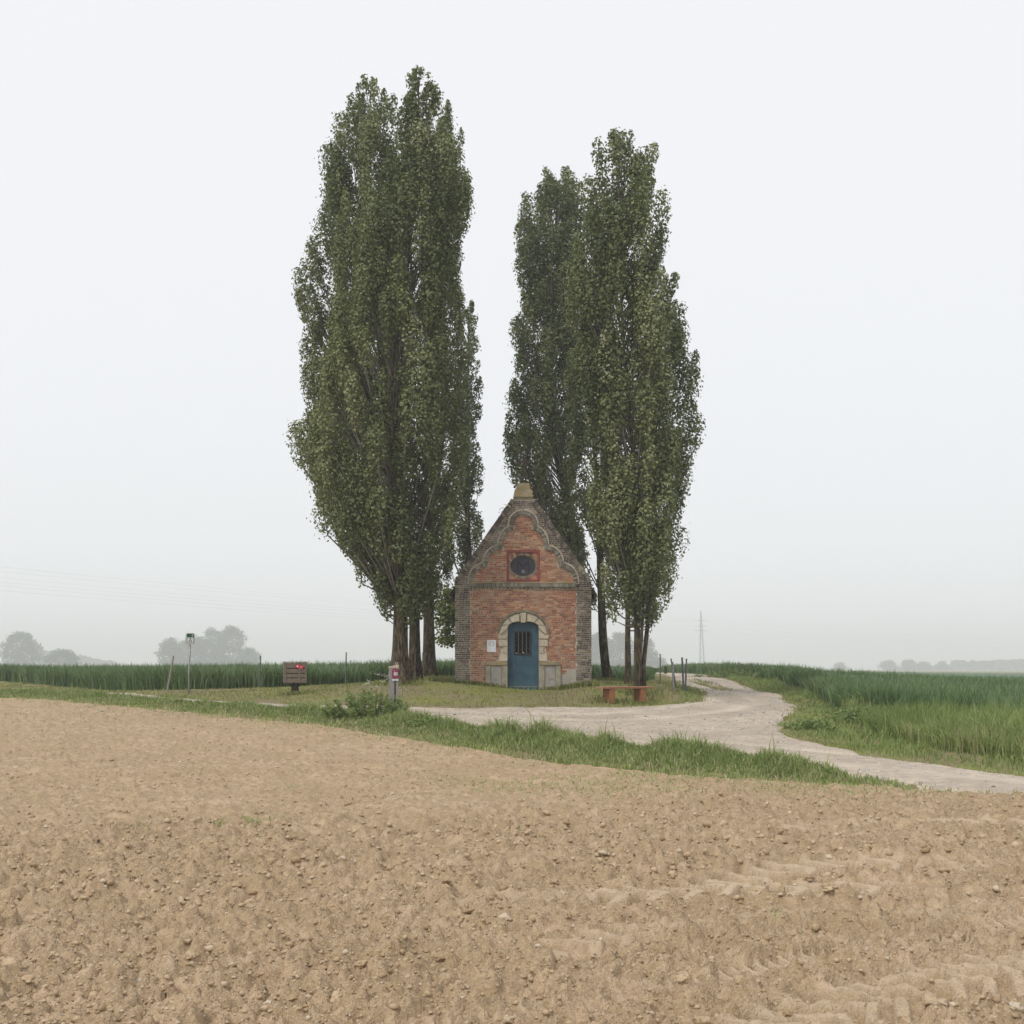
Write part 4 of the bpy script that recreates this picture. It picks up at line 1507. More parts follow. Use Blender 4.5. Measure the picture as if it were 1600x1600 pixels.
# thin grass spreading from the verge into the soil
N = 150000
x = rng.uniform(-16, 8, N)
y = rng.uniform(9, 34, N)
d = polydist(x, y, FIELD_EDGE)[0]
patch = np.exp(-((x - 2.3) / 2.2) ** 2 - ((y - 13.9) / .9) ** 2) * 3.0 + 2.4 * np.exp(-d / .5) + .014
patch *= np.clip(.5 + 1.6 * fbm(x * 1.4, y * 1.4, 65), 0, 1.4)
ok = inpoly(x, y, FIELD) & (rng.uniform(0, 1, N) < patch * 1.3)
x, y = x[ok], y[ok]
tuft_c = [gp(395, 1292), gp(430, 1290), gp(350, 1296), gp(545, 1287), gp(205, 1300), gp(1215, 1445), gp(465, 1232), gp(345, 1298)]
for (a, b), k in zip(tuft_c, (70, 26, 22, 16, 14, 10, 14, 10)):
    x = np.append(x, a + rng.normal(0, .07, k))
    y = np.append(y, b + rng.normal(0, .09, k))
zz = field_z(x, y) - .005
grass_obj('field_weeds', x, y, zz, rng.uniform(.02, .075, len(x)) * (1 + .7 * (y < 10.6)) * (1 + 1.2 * np.exp(-polydist(x, y, FIELD_EDGE)[0] / .5)), .005 + .0005 * y, rng.uniform(.4, 1.6, len(x)),
          rng.normal(.78, .2, len(x)), M['verge_blade'], 'thin green seedlings and weeds scattered over the ploughed soil', 'weeds')
n = 260
a = [gp(px_, r_) for px_, r_ in zip(rng.uniform(60, 640, n), 1312 + rng.normal(0, 9, n))] + [gp(px_, r_) for px_, r_ in zip(rng.uniform(0, 1600, 90), rng.uniform(1320, 1590, 90))]
x, y = np.array(a).T
zz = field_z(x, y) + .012
Cc = np.stack([x, y, zz], -1)
nr = unit_rand(len(x)) * .35 + np.array([0, 0, 1.0])
nr /= np.linalg.norm(nr, axis=1, keepdims=True)
V, F_, tt = leaf_quads(Cc, nr, rng.uniform(.05, .19, len(x)), np.full(len(x), .006), rng.uniform(0, 1, len(x)))
tag(link('straw_stubble', npmesh('straw_stubble', V, F_, tt), M['straw'], None), 'loose pale straw lying on the clods', 'straw', kind='stuff')

# mown grass round the chapel and along the track
N = 420000
x = rng.uniform(-27, 16, N)
y = rng.uniform(18, 62, N)
d = polydist(x, y, FIELD_EDGE)[0]
dr = polydist(x, y, ROAD, True)[0]
med = (polydist(x, y, MED)[0] < .38) | (inpoly(x, y, ROAD) & (dr < .12 + .5 * fbm(x * 1.3, y * 1.3, 58)) & (y > 19))
ok = ((on_open(x, y) & (d > 1.6)) | med) & off_chapel(x, y) & (y < 30 + .5 * np.abs(x) + 14)
dirt = fbm(x * .55, y * .55, 64) + .6 * np.exp(-((x - CH0[0]) / 1.6) ** 2 - ((y - 32.6) / .7) ** 2) + .35 * np.exp(-((x + 2.4) / 1.3) ** 2 - ((y - 31.6) / 1.2) ** 2)
ok &= rng.uniform(0, 1, N) < np.clip(.85 - 1.6 * np.clip(dirt, 0, 1), .04, 1)
x, y, dr = x[ok][:54000], y[ok][:54000], dr[ok][:54000]
foot = []
for fx, fy, fr, fn in ((CH0[0] - 1.7, CHY - .12, (1.0, .10), 900), (CH0[0] + 1.6, CHY - .12, (.8, .10), 900), (-3.45, 31.6, (.6, .3), 700), (3.9, 31.3, (.5, .3), 700), (3.55, 37.8, (.4, .3), 400), (3.3, 29.9, (.9, .25), 700), (-6.8, 32.0, (.4, .2), 350)):
    foot.append(np.stack([rng.normal(fx, fr[0] * .6, fn), rng.normal(fy, fr[1], fn)], -1))
foot = np.concatenate(foot)
foot = foot[off_chapel(foot[:, 0], foot[:, 1])]
nf = len(foot)
x, y, dr = np.concatenate([foot[:, 0], x]), np.concatenate([foot[:, 1], y]), np.concatenate([np.full(nf, .3), dr])
tallk = np.where(np.arange(len(x)) < nf, 2.0, 1.0)
zz = np.where(inpoly(x, y, ROAD), H(x, y) + .0, surf(x, y)) - .01
patchy = np.clip(.5 + fbm(x * .9, y * .9, 67), 0, 1)
grass_obj('lawn_grass', x, y, zz, tallk * (.035 + .05 * patchy) * rng.uniform(.6, 1.5, len(x)) * np.where(dr < .5, 1.3, 1), .014 + .0004 * y, rng.uniform(.3, 1.1, len(x)),
          .2 + .5 * patchy + rng.normal(0, .16, len(x)), M['lawn_blade'], 'short mown grass around the chapel and trees', 'grass')

def canopy(name, poly, edge, hc, ys, ncol, wa, wb, mat_blade, label, seed, pts, hfun, bw, tshift=0.0, lean=.35):
    """standing crop: rough leafy mass plus single blades on and around it"""
    X, Y, F = fan(ys, ncol, wa, wb)
    X = X + .0
    ins = inpoly(X, Y, poly)
    d = polydist(X, Y, edge)[0]
    hk = hfun(X, Y)
    Zc = H(X, Y) + np.where(ins, hk * (.40 if name == 'tall_grass' else .62) * sstep(.25, 1.0, d) * (1 + .22 * fbm(X * 2.1, Y * 1.1, seed, 3)) + .07 * fbm(X * 9, Y * 5, seed + 1, 2), -.1)
    kf = ins.ravel()[F].all(1)
    F = F[kf]
    used = np.zeros(X.size, bool)
    used[F.ravel()] = True
    idx = np.cumsum(used) - 1
    V0 = np.stack([X, Y, Zc], -1).reshape(-1, 3)[used]
    t0 = np.clip(.25 + .3 * fbm(V0[:, 0] * 3, V0[:, 1] * 2, seed + 2), 0, 1)
    x, y = pts
    ok = inpoly(x, y, poly)
    x, y = x[ok], y[ok]
    hh = hfun(x, y) * rng.uniform(.62, 1.12, len(x)) * (1 + .25 * fbm(x * .9, y * .9, seed + 4)) * np.where(rng.uniform(0, 1, len(x)) < .03, 1.15, 1)
    zz = H(x, y)
    clump = fbm(x * .5, y * .5, seed + 6)
    ti = np.clip(.42 + tshift + .5 * clump + rng.normal(0, .25, len(x)), 0, 1)
    V1, F1, t1 = blades(x, y, zz, hh, bw(y), np.abs(rng.normal(0, lean, len(x))) + .05, ti, .7)
    Ft = np.concatenate([idx[F][:, [0, 1, 2]], idx[F][:, [0, 2, 3]], F1 + len(V0)])
    o = link(name, npmesh(name, np.concatenate([V0, V1]), Ft, np.concatenate([t0, t1])), mat_blade)
    return tag(o, label, 'crop', kind='stuff')

def edge_pts(n, edge, depth, jitter=.0):
    """points within 'depth' metres behind an edge polyline, most of them close to it"""
    e = np.array(edge)
    sl = np.hypot(*np.diff(e, axis=0).T)
    cs_ = np.concatenate([[0], np.cumsum(sl)])
    s = rng.uniform(0, cs_[-1], n)
    x = np.interp(s, cs_, e[:, 0])
    y = np.interp(s, cs_, e[:, 1])
    return x, y
# left and centre field
LE = [(-62, 88), (-46, 75), (-30, 60.5)] + [P(*a)[:2] for a in ((0, 1063, 58), (70, 1066, 51), (150, 1072, 44), (230, 1077, 38.5), (300, 1079, 36.3), (400, 1075, 38), (560, 1071, 41), (640, 1066, 44.5))] + \
     [(-3.2, 48.5), (1, 49), (3.6, 44.5), (5.2, 43.2), (6.4, 46), (7.3, 53), (7.6, 62)]
LP = LE + [(5, 90), (5, 240), (-190, 240), (-150, 120)]
n = 60000
yv = 34 + 70 * rng.uniform(0, 1, n) ** 1.9
xv = rng.uniform(-.62, .16, n) * yv
x2, y2 = edge_pts(36000, LE, 3)
y2 = y2 + np.abs(rng.normal(0, 1.0, len(x2)))
x2 = x2 + rng.normal(0, .3, len(x2))
xv, yv = np.concatenate([xv, x2]), np.concatenate([yv, y2])
hl = lambda x, y: .93 * (1 - .45 * sstep(2.5, 4.5, x) * (1 - sstep(60, 90, y)))
canopy('cereal_crop', LP, LE, .93, 34 * np.exp(np.linspace(0, math.log(235 / 34), 150)), 280, 2, .75, M['crop_blade'],
       'dark green cereal crop standing in the field left of and behind the chapel', 201, (xv, yv), hl, lambda y: .016 + .00062 * y, -.02)
# right field
RE = [(13.4, 92), (13.2, 74)] + [P(*a)[:2] for a in ((1190, 1063, 54), (1230, 1076, 44), (1264, 1088, 38), (1300, 1102, 32), (1325, 1112, 28.5), (1400, 1125, 25.5), (1480, 1130, 24.5), (1600, 1135, 23.5))] + [(24, 21)]
RP = RE + [(60, 14), (190, 60), (190, 235), (14, 235)]
n = 74000
yv = 21 + 95 * rng.uniform(0, 1, n) ** 2.0
xv = rng.uniform(.17, .66, n) * yv
x2, y2 = edge_pts(26000, RE, 3)
x2 = x2 + np.abs(rng.normal(0, .8, len(x2)))
y2 = y2 + np.abs(rng.normal(0, .8, len(y2)))
canopy('cereal_crop', RP, RE, .88, 20 * np.exp(np.linspace(0, math.log(230 / 20), 170)), 280, 2, .75, M['crop_blade'],
       'dark green cereal crop filling the field right of the gravel track', 301, (np.concatenate([xv, x2]), np.concatenate([yv, y2])),
       lambda x, y: .86 + 0 * x, lambda y: .015 + .00066 * y, .03)
# tall pale grass in front of it
GE = [P(*a)[:2] for a in ((1330, 1128, 26.5), (1365, 1142, 22.5), (1430, 1160, 19.6), (1500, 1178, 18.0), (1600, 1193, 16.6))] + [(11.2, 14.6), (16, 12.5)]
GP = GE + [(26, 16), (22, 21.5)] + [(p[0] + .1, p[1] + .3) for p in RE[::-1][1:6]]
n = 46000
xv = rng.uniform(6, 18, n)
yv = rng.uniform(13, 29, n)
x2, y2 = edge_pts(14000, GE, 2)
x2 = x2 + np.abs(rng.normal(0, .5, len(x2)))
y2 = y2 + np.abs(rng.normal(0, .5, len(y2)))
canopy('tall_grass', GP, GE, .7, 13 * np.exp(np.linspace(0, math.log(30 / 13), 110)), 300, 2, .8, M['tall_grass_blade'],
       'tall light green seeding grass at the corner of the right-hand field', 401, (np.concatenate([xv, x2]), np.concatenate([yv, y2])),
       lambda x, y: .84 * (.5 + .45 * sstep(.0, 1.2, polydist(x, y, GE)[0])) * (1 - .25 * sstep(22, 27, y)), lambda y: .010 + .0004 * y, .05, lean=.42)
# rough grass on the right-hand verge of the track
N = 150000
x = rng.uniform(5, 18, N)
y = rng.uniform(13.5, 60, N)
dr = polydist(x, y, ROAD, True)[0]
ok = on_open(x, y) & (dr < 2.6) & (x > .165 * y) & ~inpoly(x, y, RP) & (dr > .02)
x, y, dr = x[ok], y[ok], dr[ok]
tuft = np.clip(.5 + 1.2 * fbm(x * .9, y * .9, 68), .1, 1.2)
kp = rng.uniform(0, 1, len(x)) < np.clip(.25 + .75 * tuft, 0, 1)
x, y, dr, tuft = x[kp][:42000], y[kp][:42000], dr[kp][:42000], tuft[kp][:42000]
grass_obj('trackside_grass', x, y, surf(x, y) - .01, (.05 + .24 * tuft * sstep(0, 1.1, dr)) * rng.uniform(.5, 1.3, len(x)), .010 + .0004 * y, rng.uniform(.2, .9, len(x)),
          .35 + .3 * (tuft - .5) + rng.normal(0, .17, len(x)) + .45 * np.exp(-dr / .2), M['verge_blade'], 'rough tufted grass along the right side of the gravel track', 'grass')

# ------------------------------------------------------------------ plants on the verge
def herb_clump(name, label, px, y, w, h, nleaf, seed, leaf=.09):
    global rng
    rng = np.random.default_rng(seed)
    x0 = (px - 800) / FPX * y
    z0 = s1(x0, y)
    root = empty(name, (x0, y, z0 - .02), 0, label, 'plant')
    ns = 70
    mb = MB()
    C, idn = [], []
    for k in range(ns):
        a, r_ = rng.uniform(0, 6.28), rng.uniform(0, 1) ** .6
        bx_, by_ = .5 * w * r_ * math.cos(a), .4 * w * r_ * math.sin(a)
        hh_ = h * (1 - .65 * r_ ** 2) * rng.uniform(.75, 1.1)
        tx_, ty_ = bx_ * 1.25 + rng.normal(0, .04), by_ * 1.25 + rng.normal(0, .04)
        mb.tube([(bx_ * .8, by_ * .8, 0), ((bx_ + tx_) / 2, (by_ + ty_) / 2, hh_ * .55), (tx_, ty_, hh_)], [.006, .005, .002], 4, False)
        for j in range(int(nleaf / ns)):
            t_ = rng.uniform(.15, 1)
            C.append((bx_ + (tx_ - bx_) * t_ + rng.normal(0, .035), by_ + (ty_ - by_) * t_ + rng.normal(0, .035), hh_ * t_ + rng.normal(0, .015)))
    mb.build('stems', M['verge_blade'], root)
    C = np.array(C)
    n = len(C)
    nr = unit_rand(n) * .6 + np.array([0, -.2, .8])
    nr /= np.linalg.norm(nr, axis=1, keepdims=True)
    ln = leaf * rng.uniform(.6, 1.3, n)
    V, F_, tt = leaf_quads(C, nr, ln * 1.25, ln * .30, np.clip(rng.normal(.27, .16, n), 0, 1))
    link('leaves', npmesh('leaves', V, F_, tt), M['verge_blade'], root)
    return root
herb_clump('nettle_clump', 'bushy dark green weed clump at the foot of the signed wooden post', 574, 23.4, 1.7, .66, 3600, 51)
herb_clump('nettle_clump', 'low spreading weed clump in the verge right of the signed post', 672, 21.4, .8, .26, 900, 52, .07)
herb_clump('dock_clump', 'low leafy weed clump at the tip of the right-hand trackside grass', 1262, 23.6, 1.2, .30, 1200, 53, .10)
herb_clump('dock_clump', 'leafy weed clump in front of the dark crop beside the track', 1340, 25.5, 1.6, .42, 1600, 54, .10)
herb_clump('dock_clump', 'grey green weed mound at left end of right-hand crop by the track crest', 1142, 54, 3.2, .55, 1200, 55, .16)

def parsley(label, y, heads, seed):
    global rng
    rng = np.random.default_rng(seed)
    hs = [Vector(P(px_, r_, y + rng.uniform(-.2, .2))) for px_, r_ in heads]
    x0 = sum(h.x for h in hs) / len(hs)
    z0 = s1(x0, y)
    root = empty('cow_parsley', (x0, y, z0), 0, label, 'plant', 'white umbel flowers by the signed post')
    st_ = MB()
    C = []
    o = Vector((x0, y, z0))
    for h in hs:
        p = h - o
        st_.tube([(p.x * .35, p.y * .3, -.03), (p.x * .7, p.y * .7, p.z * .6), (p.x, p.y, p.z - .03)], [.006, .005, .003], 5, False)
        for k in range(16):
            q = Vector((p.x + rng.normal(0, .045), p.y + rng.normal(0, .04), p.z + rng.normal(0, .028)))
            st_.tube([(p.x, p.y, p.z - .03), q], [.002, .0015], 3, False)
            for j in range(3):
                C.append((q.x + rng.normal(0, .008), q.y + rng.normal(0, .008), q.z + .004))
    st_.build('stems', M['tall_grass_blade'], root)
    C = np.array(C)
    nr = unit_rand(len(C)) * .5 + np.array([0, -.3, .8])
    nr /= np.linalg.norm(nr, axis=1, keepdims=True)
    V, F_, tt = leaf_quads(C, nr, rng.uniform(.014, .024, len(C)), np.full(len(C), .017), rng.uniform(0, 1, len(C)))
    link('umbels', npmesh('umbels', V, F_, tt), M['umbel'], root)
parsley('white cow parsley flowering left of the signed post', 24.3, [(590.7, 1054), (579, 1065), (572, 1069.5), (580, 1074), (588, 1073), (598, 1066)], 61)
parsley('creamy cow parsley flowering right against the signed post', 24.1, [(603.5, 1056.8), (609, 1061), (611.7, 1064)], 62)
parsley('low white cow parsley just right of the signed post', 24.6, [(629, 1077), (622, 1082)], 63)
rng = np.random.default_rng(123)

# ------------------------------------------------------------------ objects round the chapel
def rotm(rz):
    return Matrix.Rotation(rz, 4, 'Z')
# bench
bx, by, _ = P(976, 1090, 30.0)
bench = empty('wooden_bench', (bx, by, s1(bx, by)), math.radians(24), 'low orange brown wooden bench on two block legs right of the chapel', 'bench')
MB().box(-.84, .84, -.22, .22, .425, .485).build('seat', M['bench_top'], bench, bevel=.006)
for s in (-1, 1):
    MB().box(s * .52 - .095, s * .52 + .095, -.20, .20, -.15, .424).build('leg', M['bench_wood'], bench, bevel=.006)
MB().box(-.845, .845, -.225, -.2205, .435, .475).build('seat_edge', M['bench_wood'], bench)

# hiking sign on its pole
sx, sy, sz0 = G(294.5, 33)
sgn = empty('route_sign', (sx, sy, sz0), 0, 'small white and green route sign on a thin galvanised pole in the left verge', 'sign')
MB().tube([(0, 0, -.3), (.02, 0, .9), (.055, 0, 1.62)], .028, 10).build('pole', M['galvanised'], sgn, smooth=True)
Rm = Matrix.Translation((.055, 0, 1.60)) @ rotm(math.radians(18))
bxm = MB()
bxm.box(-.13, .13, -.05, .05, 0, .37, Rm)
head = bxm.build('sign_box', M['sign_white'], sgn, bevel=.01)
MB().box(-.137, -.131, -.045, .05, .01, .35, Rm).build('side_plate', M['sign_grey'], head)
MB().box(-.105, .115, -.056, -.051, .045, .245, Rm).build('sign_border', M['sign_green'], head)
MB().box(-.09, .10, -.061, -.057, .06, .235, Rm).build('sign_face', M['sign_white'], head)
MB().box(-.105, .115, -.058, -.0515, .246, .36, Rm).build('sign_top', M['sign_green'], head, bevel=.002)
fg = MB()
for pl in ([(-.0, .232), (.022, .20), (-.022, .20)], [(-.022, .199), (.028, .199), (.028, .186), (-.022, .186)]):
    pass
def rprism(mb, poly, y0, y1):
    t_ = MB().prism(poly, y0, y1)
    return mb.add([Rm @ Vector(v) for v in t_.v], t_.f)
rprism(fg, [(.005 + .022 * math.cos(a), .198 + .026 * math.sin(a)) for a in np.linspace(0, 6.283, 11)[:-1]], -.065, -.062)
for s in (-1, 1):
    rprism(fg, [(.005 + s * .012, .172), (.005 + s * .036, .150), (.005 + s * .040, .110), (.005 + s * .022, .078), (.005 + s * .010, .088), (.005 + s * .018, .12), (.005 + s * .016, .148)], -.065, -.062)
fg.build('emblem', M['sign_black'], head)
MB().box(.05, .085, -.062, -.0585, .28, .325, Rm).build('small_emblem', M['sign_white'], head)

# wooden crate on a stump
kx, ky, _ = P(461, 1085, 32.2)
crate = empty('crate_box', (kx, ky, h1(kx, ky)), math.radians(16), 'weathered slatted wooden crate mounted on a dark stump with red sticker', 'crate')
MB().tube([(0, 0, -.3), (0, 0, .2), (.01, 0, .40)], [.13, .115, .115], 14).build('stump', M['dark_wood'], crate, smooth=True)
CB = .355
inner = MB().box(-.325, .325, -.20, .235, CB + .02, CB + .60).build('dark_core', M['dark_void'], crate)  # black core, the shade seen between the slats put into its colour
hs_ = [(0.0, .138), (.162, .118), (.305, .130), (.462, .155)]
for k, (a, b) in enumerate(hs_):
    MB().box(-.33, .33, -.228, -.203, CB + a, CB + a + b).build('slat', M['old_wood'], crate, bevel=.004)
    MB().box(-.352, -.328, -.19, .235, CB + a, CB + a + b).build('slat', M['old_wood'], crate, bevel=.004)
    MB().box(.328, .352, -.19, .235, CB + a, CB + a + b).build('slat', M['old_wood'], crate, bevel=.004)
for a in (-.345, .085, .285):
    w_ = .055
    MB().box(a, a + w_, -.25, -.2285, CB - .01, CB + .63).build('batten', M['old_wood'], crate, bevel=.004)
MB().box(-.36, .36, -.255, .25, CB + .631, CB + .655).build('lid', M['old_wood'], crate, bevel=.004)
MB().box(-.34, .34, -.23, .235, CB - .03, CB - .011).build('base_board', M['dark_wood'], crate)
Rs = Matrix.Translation((.115, -.2525, CB + .50)) @ Matrix.Rotation(math.radians(14), 4, 'Y')
stk = MB().box(-.115, .115, -.004, 0, -.055, .055, Rs).build('sticker', M['sticker_red'], crate)
star = MB()
sp_ = []
for k in range(10):
    a = math.pi / 2 + k * math.pi / 5
    rr = .042 if k % 2 == 0 else .019
    sp_.append((-.06 + rr * math.cos(a), rr * math.sin(a)))
t_ = MB().prism(sp_, -.008, -.0045)
star.add([Rs @ Vector(v) for v in t_.v], t_.f)
star.build('star', M['notice_white'], stk)
tx_ = MB()
for k in range(2):
    for j in range(4):
        tx_.box(.005 + j * .025, .022 + j * .025, -.007, -.0045, .004 - k * .034, .028 - k * .034, Rs)
tx_.build('sticker_print', M['sticker_pink'], stk)

# signed wooden post
qx, qy, _ = P(615, 1100, 24.2)
post = empty('waymark_post', (qx, qy, s1(qx, qy)), math.radians(14), 'grey timber waymark post with purple number plate among cow parsley', 'post')
def slant(mb, x0, x1, y0, y1, z0, za, zb):
    return mb.add([(x0, y0, z0), (x1, y0, z0), (x1, y1, z0), (x0, y1, z0), (x0, y0, za), (x1, y0, zb), (x1, y1, zb), (x0, y1, za)],
                  [(0, 3, 2, 1), (4, 5, 6, 7), (0, 1, 5, 4), (1, 2, 6, 5), (2, 3, 7, 6), (3, 0, 4, 7)])
PT = CAMZ - (1042 - HOR) / FPX * qy - s1(qx, qy)
slant(MB(), -.105, .012, -.07, .07, -.3, PT - .03, PT + .0).build('timber', M['grey_wood'], post, bevel=.005)
slant(MB(), .045, .105, -.07, .07, -.3, PT - .0, PT + .03).build('timber', M['grey_wood'], post, bevel=.005)
MB().box(.010, .047, -.03, .06, -.3, PT - .03).build('filler', M['dark_wood'], post)
slant(MB(), -.112, .11, -.075, .075, PT - .028, PT + .004, PT + .05).build('top_cap', M['end_wood'], post, bevel=.003)
pl = MB().box(-.045, .105, -.085, -.071, PT - .27, PT - .05).build('number_plate', M['sign_purple'], post, bevel=.003)
MB().box(-.005, .085, -.089, -.0855, PT - .20, PT - .13).build('number_field', M['sign_white'], pl)
MB().box(-.045, .105, -.086, -.071, PT - .325, PT - .285).build('name_strip', M['sign_white'], pl)
MB().box(-.0, .008, -.089, -.0855, PT - .11, PT - .07).build('plate_mark', M['sign_white'], pl)
def text_mesh(name, s, size, mat, parent, loc):
    cu = bpy.data.curves.new(name, 'FONT')
    cu.body = s
    cu.size = size
    cu.extrude = .001
    cu.align_x = 'CENTER'
    o = bpy.data.objects.new(name, cu)
    COL.objects.link(o)
    dg = bpy.context.evaluated_depsgraph_get()
    me = bpy.data.meshes.new_from_object(o.evaluated_get(dg))
    bpy.data.objects.remove(o)
    me.materials.clear()
    q = link(name, me, mat, parent)
    q.rotation_euler = (math.pi / 2, 0, 0)
    q.location = loc
text_mesh('number', '19', .075, M['steel_dark'], pl, (.04, -.0905, PT - .193))
rg = MB()
rg.tube([(.07 + .026 * math.cos(a), 0, PT + .085 + .026 * math.sin(a)) for a in np.linspace(0, 6.283, 14)], .007, 6, False)
rg.build('eye_ring', M['end_wood'], post)

# thin stakes
def stake(label, pb, pt, y, rad, mat):
    gx_, gy_, gz_ = G(pb[0], y)
    tp = P(pt[0], pt[1], y)
    root = empty('fence_stake', (gx_, gy_, gz_), 0, label, 'stake', 'thin stakes stuck in the grass')
    d_ = Vector((tp[0] - gx_, 0, tp[2] - gz_))
    MB().tube([d_ * -.12, d_ * .5, d_], [rad, rad, rad * .9], 8).build('shaft', mat, root)
    MB().tube([d_ * .995, d_ * 1.012], [rad * 1.25, rad * 1.2], 8).build('stake_head', mat, root)
stake('leaning grey wooden stake left of the route sign', (261, 1084), (271, 1025.5), 34.2, .030, M['grey_wood'])
stake('upright dark stake at the crop edge left of the crate', (405, 1073), (407, 1025), 37.5, .026, M['steel_dark'])
stake('upright dark stake at the crop edge left of the big poplar trunk', (540, 1072), (541, 1020), 39.5, .026, M['steel_dark'])
stake('thin dark stake showing between the left poplar trunks', (660, 1056), (660.5, 1020), 43.5, .024, M['steel_dark'])
stake('lone straight metal stake nearest the right poplars', (1031.6, 1071), (1031.6, 1022.5), 40, .026, M['steel_dark'])
stake('slanting metal stake crossing behind the grey upright one', (1056.8, 1079), (1048.4, 1029.7), 36, .026, M['steel_dark'])
stake('shorter pale grey upright stake at left of the trackside cluster', (1052, 1089), (1051, 1035), 33, .030, M['galvanised'])
stake('tallest dark stake of the trackside cluster, tilted slightly left', (1068.7, 1087), (1065.7, 1028), 33.6, .034, M['steel_dark'])
stake('rightmost metal stake of the trackside cluster', (1071, 1083), (1072.6, 1030), 34.6, .028, M['steel_dark'])
gx_, gy_, gz_ = G(1040, 62)
mp_ = empty('marker_post', (gx_, gy_, gz_), 0, 'tiny dark marker post at the crest of the track', 'post')
MB().box(-.09, .09, -.09, .09, -.2, .42).build('shaft', M['dark_wood'], mp_, bevel=.01)
MB().box(-.10, .10, -.10, .10, .42, .45).build('post_cap', M['dark_wood'], mp_)
# pale stone in the soil, bits of rubble by the lawn
def stone_thing(label, px, r, z, size, mat, seed):
    x_, y_ = gp(px, r, z)
    bm = ico(2, seed, .6)
    me = bpy.data.meshes.new('stone')
    bm.to_mesh(me)
    bm.free()
    o = link('stone', me, mat, None, True)
    o.location = (x_, y_, float(field_z(np.array([x_]), np.array([y_]))[0]) if inpoly(np.array([x_]), np.array([y_]), FIELD)[0] else s1(x_, y_))
    o.scale = (size * 1.5, size, size)
    tag(o, label, 'stone')
stone_thing('pale white stone lying in the far left soil', 159, 1121, .33, .05, M['cement'], 5)
stone_thing('flat pale stone at the lawn corner by the track', 1077, 1101, .55, .09, M['cement'], 6)

# ------------------------------------------------------------------ far things in the mist
def far_tree(label, px, y, table, seed, nleaf, leaf, group=None, name='far_tree'):
    return small_tree(name, label, 'tree', px, y, table, seed, leaf, nleaf, M['far_leaf'], .5, group)
def dome(px, w, top, bot=1048, skew=0.0):
    h_ = bot - top
    out = []
    for f, k in ((0, .10), (.08, .45), (.22, .78), (.42, 1.0), (.65, .96), (.85, .8), (1, .62)):
        c_ = px + skew * (1 - f)
        out.append((top + h_ * f, c_ - w / 2 * k, c_ + w / 2 * k))
    return out
FT = [('misty round tree at the far left edge with a ragged top', 33, 62, 990, 255, 4200), ('low misty bush right of the far left tree', 96, 54, 1018, 240, 1700),
      ('left and lowest misty tree of the clump behind the route sign', 268, 44, 1000, 262, 2600), ('misty tree of the clump right behind the route sign', 301, 46, 992, 270, 2600),
      ('broad misty tree in the middle of the left clump', 331, 52, 984, 275, 3200), ('tallest misty tree at the right of the left clump', 362, 56, 981, 268, 3400),
      ('small misty tree ending the left clump on its right', 390, 30, 1015, 262, 1200),
      ('misty tree showing between chapel corner and thin poplar trunk', 934, 46, 992, 250, 2600), ('misty tree between the thin and thick right poplar trunks', 968, 50, 991, 255, 2800),
      ('misty tree right of the right poplar trunks', 1004, 46, 996, 250, 2600), ('low misty bush trailing right below the misty trees by the stakes', 1030, 22, 1030, 260, 700)]
for k, (lab, px_, w_, top_, y_, n_) in enumerate(FT):
    far_tree(lab, px_, y_ * 3.3, dome(px_, w_, top_), 400 + k, int(n_ * 1.9), 1.35, 'misty trees beyond the crops')
RT = [(1312, 22, 1038, 'faint misty treetop furthest left on the right horizon'), (1388, 34, 1034, 'misty tree left of the gap on the right horizon'), (1420, 32, 1033, 'misty tree in the middle of the right horizon row'),
      (1444, 28, 1036, 'lower misty tree in the right horizon row'), (1472, 26, 1036, 'misty tree left of the long wood on the right horizon')]
for k, (px_, w_, top_, lab) in enumerate(RT):
    far_tree(lab, px_, 1250, dome(px_, w_, top_, 1058), 430 + k, 2400, 1.6, 'misty trees on the right horizon')
def far_wood(label, px0, px1, y, topf, seed):
    global rng
    rng = np.random.default_rng(seed)
    n = 5200
    px_ = rng.uniform(px0, px1, n)
    yy_ = y + rng.uniform(-12, 25, n)
    topr = np.array([topf(p_) for p_ in px_]) + 5 * (vnoise(px_ / 7.0, px_ * 0 + seed, seed))
    u_ = rng.uniform(0, 1, n) ** .6
    r_ = 1060 + (topr - 1060) * u_
    C = np.stack([(px_ - 800) / FPX * yy_, yy_, CAMZ - (r_ - HOR) / FPX * y], -1)
    nr = unit_rand(n)
    ln = rng.uniform(2.6, 5.2, n)
    V, F_, tt = leaf_quads(C, nr, ln, ln * .85, rng.uniform(0, 1, n))
    tag(link('far_wood', npmesh('far_wood', V, F_, tt), M['far_leaf']), label, 'wood', kind='stuff')
far_wood('faint strip of wood in the mist left of the clump', 60, 186, 1350, lambda p_: 1019 + max(0, p_ - 95) * .21, 440)
far_wood('long misty wood along the right horizon', 1486, 1720, 1380, lambda p_: 1034 - (p_ - 1486) * .012, 441)

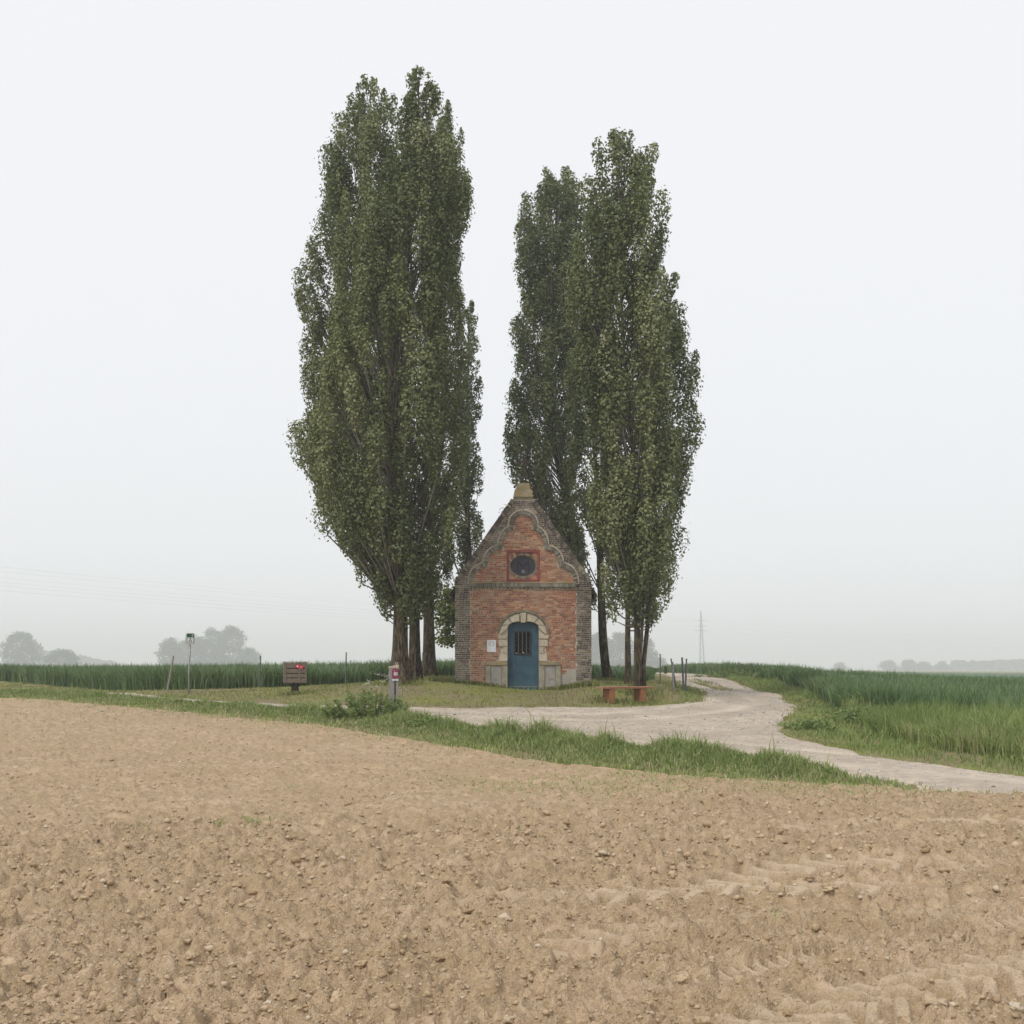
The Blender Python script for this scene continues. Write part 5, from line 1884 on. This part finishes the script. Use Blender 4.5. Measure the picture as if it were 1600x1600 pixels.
# pylon and cables
PY = 900
pb = P(1097.5, 1056, PY)
pyl = empty('lattice_pylon', pb, 0, 'thin grey lattice electricity pylon fading in the mist right of the poplars', 'pylon')
PH = (1056 - 955) / FPX * PY
def ptop(f):
    return (-1.4 * f, (1.95 * (1 - f) + .3))          # centre, half width
legs = []
for sx_ in (-1, 1):
    for sy_ in (-1, 1):
        q = [(ptop(f)[0] + sx_ * ptop(f)[1], sy_ * ptop(f)[1], PH * f) for f in (0, .5, 1)]
        MB().tube(q, [.22, .19, .15], 5).build('leg', M['pylon_steel'], pyl)
lat = MB()
nb = 18
for k in range(nb):
    f0, f1 = k / nb, (k + 1) / nb
    for sy_ in (-1, 1):
        c0_, w0_ = ptop(f0)
        c1_, w1_ = ptop(f1)
        s = 1 if k % 2 else -1
        lat.tube([(c0_ - s * w0_, sy_ * w0_, PH * f0), (c1_ + s * w1_, sy_ * w1_, PH * f1)], .09, 4)
        lat.tube([(c1_ - w1_, sy_ * w1_, PH * f1), (c1_ + w1_, sy_ * w1_, PH * f1)], .08, 4)
lat.build('bracing', M['pylon_steel'], pyl)
arms_z = [(1056 - r_) / FPX * PY for r_ in (969, 978, 985)]
for za_, hw_ in zip(arms_z, (5.4, 4.7, 6.0)):
    c_ = ptop(za_ / PH)[0]
    MB().tube([(c_ - hw_, 0, za_ - .15), (c_, 0, za_ + .15), (c_ + hw_, 0, za_ - .15)], [.10, .18, .10], 5).build('cross_arm', M['pylon_steel'], pyl)
for za_, hw_ in zip(arms_z, (5.4, 4.7, 6.0)):
    for s in (-1, 1):
        a_ = Vector((pb[0] - 1.0 + s * hw_, PY, pb[2] + za_ - .25))
        for end, lab, sag in ((Vector((-190, 250, 26.5 + (za_ - 40) * .6 + s * .8)), 'thin power cable crossing the left sky towards the pylon', 5.0),
                              (Vector((690, 1120, pb[2] + za_ - 14)), 'thin power cable running right from the pylon', 4.0)):
            pts_ = []
            for k in range(25):
                t_ = k / 24
                q = a_.lerp(end, t_)
                pts_.append((q.x, q.y + s * 1.2 * t_, q.z - sag * 4 * t_ * (1 - t_)))
            tag(MB().tube(pts_, .014, 4).build('power_cable', M['pylon_steel'], None), lab, 'cable', 'cables left of the pylon' if end.x < 0 else 'cables right of the pylon')
# church spire
cb = P(1129.5, 1058, 1500)
spr = empty('church_spire', cb, 0, 'very faint pointed church spire beyond the crop right of the pylon', 'church')
MB().box(-3.7, 3.7, -3.7, 3.7, 0, 10.2).build('tower', M['spire_slate'], spr)
MB().add([(-4.1, -4.1, 10.2), (4.1, -4.1, 10.2), (4.1, 4.1, 10.2), (-4.1, 4.1, 10.2), (0, 0, 28.2)], [(0, 3, 2, 1), (0, 1, 4), (1, 2, 4), (2, 3, 4), (3, 0, 4)]).build('spire', M['spire_slate'], spr)

# ------------------------------------------------------------------ mist
hz = MB().box(-2700, 2700, -60, 3080, -40, 68)
haze = hz.build('haze', None)
hm = bpy.data.materials.new('haze')
hm.use_nodes = True
hm.node_tree.nodes.clear()
ho_ = hm.node_tree.nodes.new('ShaderNodeOutputMaterial')
hv = hm.node_tree.nodes.new('ShaderNodeVolumePrincipled')
hv.inputs['Color'].default_value = (.935, .968, 1.0, 1)
hv.inputs['Density'].default_value = 0.00098
hv.inputs['Anisotropy'].default_value = 0.0
hm.node_tree.links.new(hv.outputs[0], ho_.inputs['Volume'])
haze.data.materials.append(hm)
haze['kind'] = 'stuff'
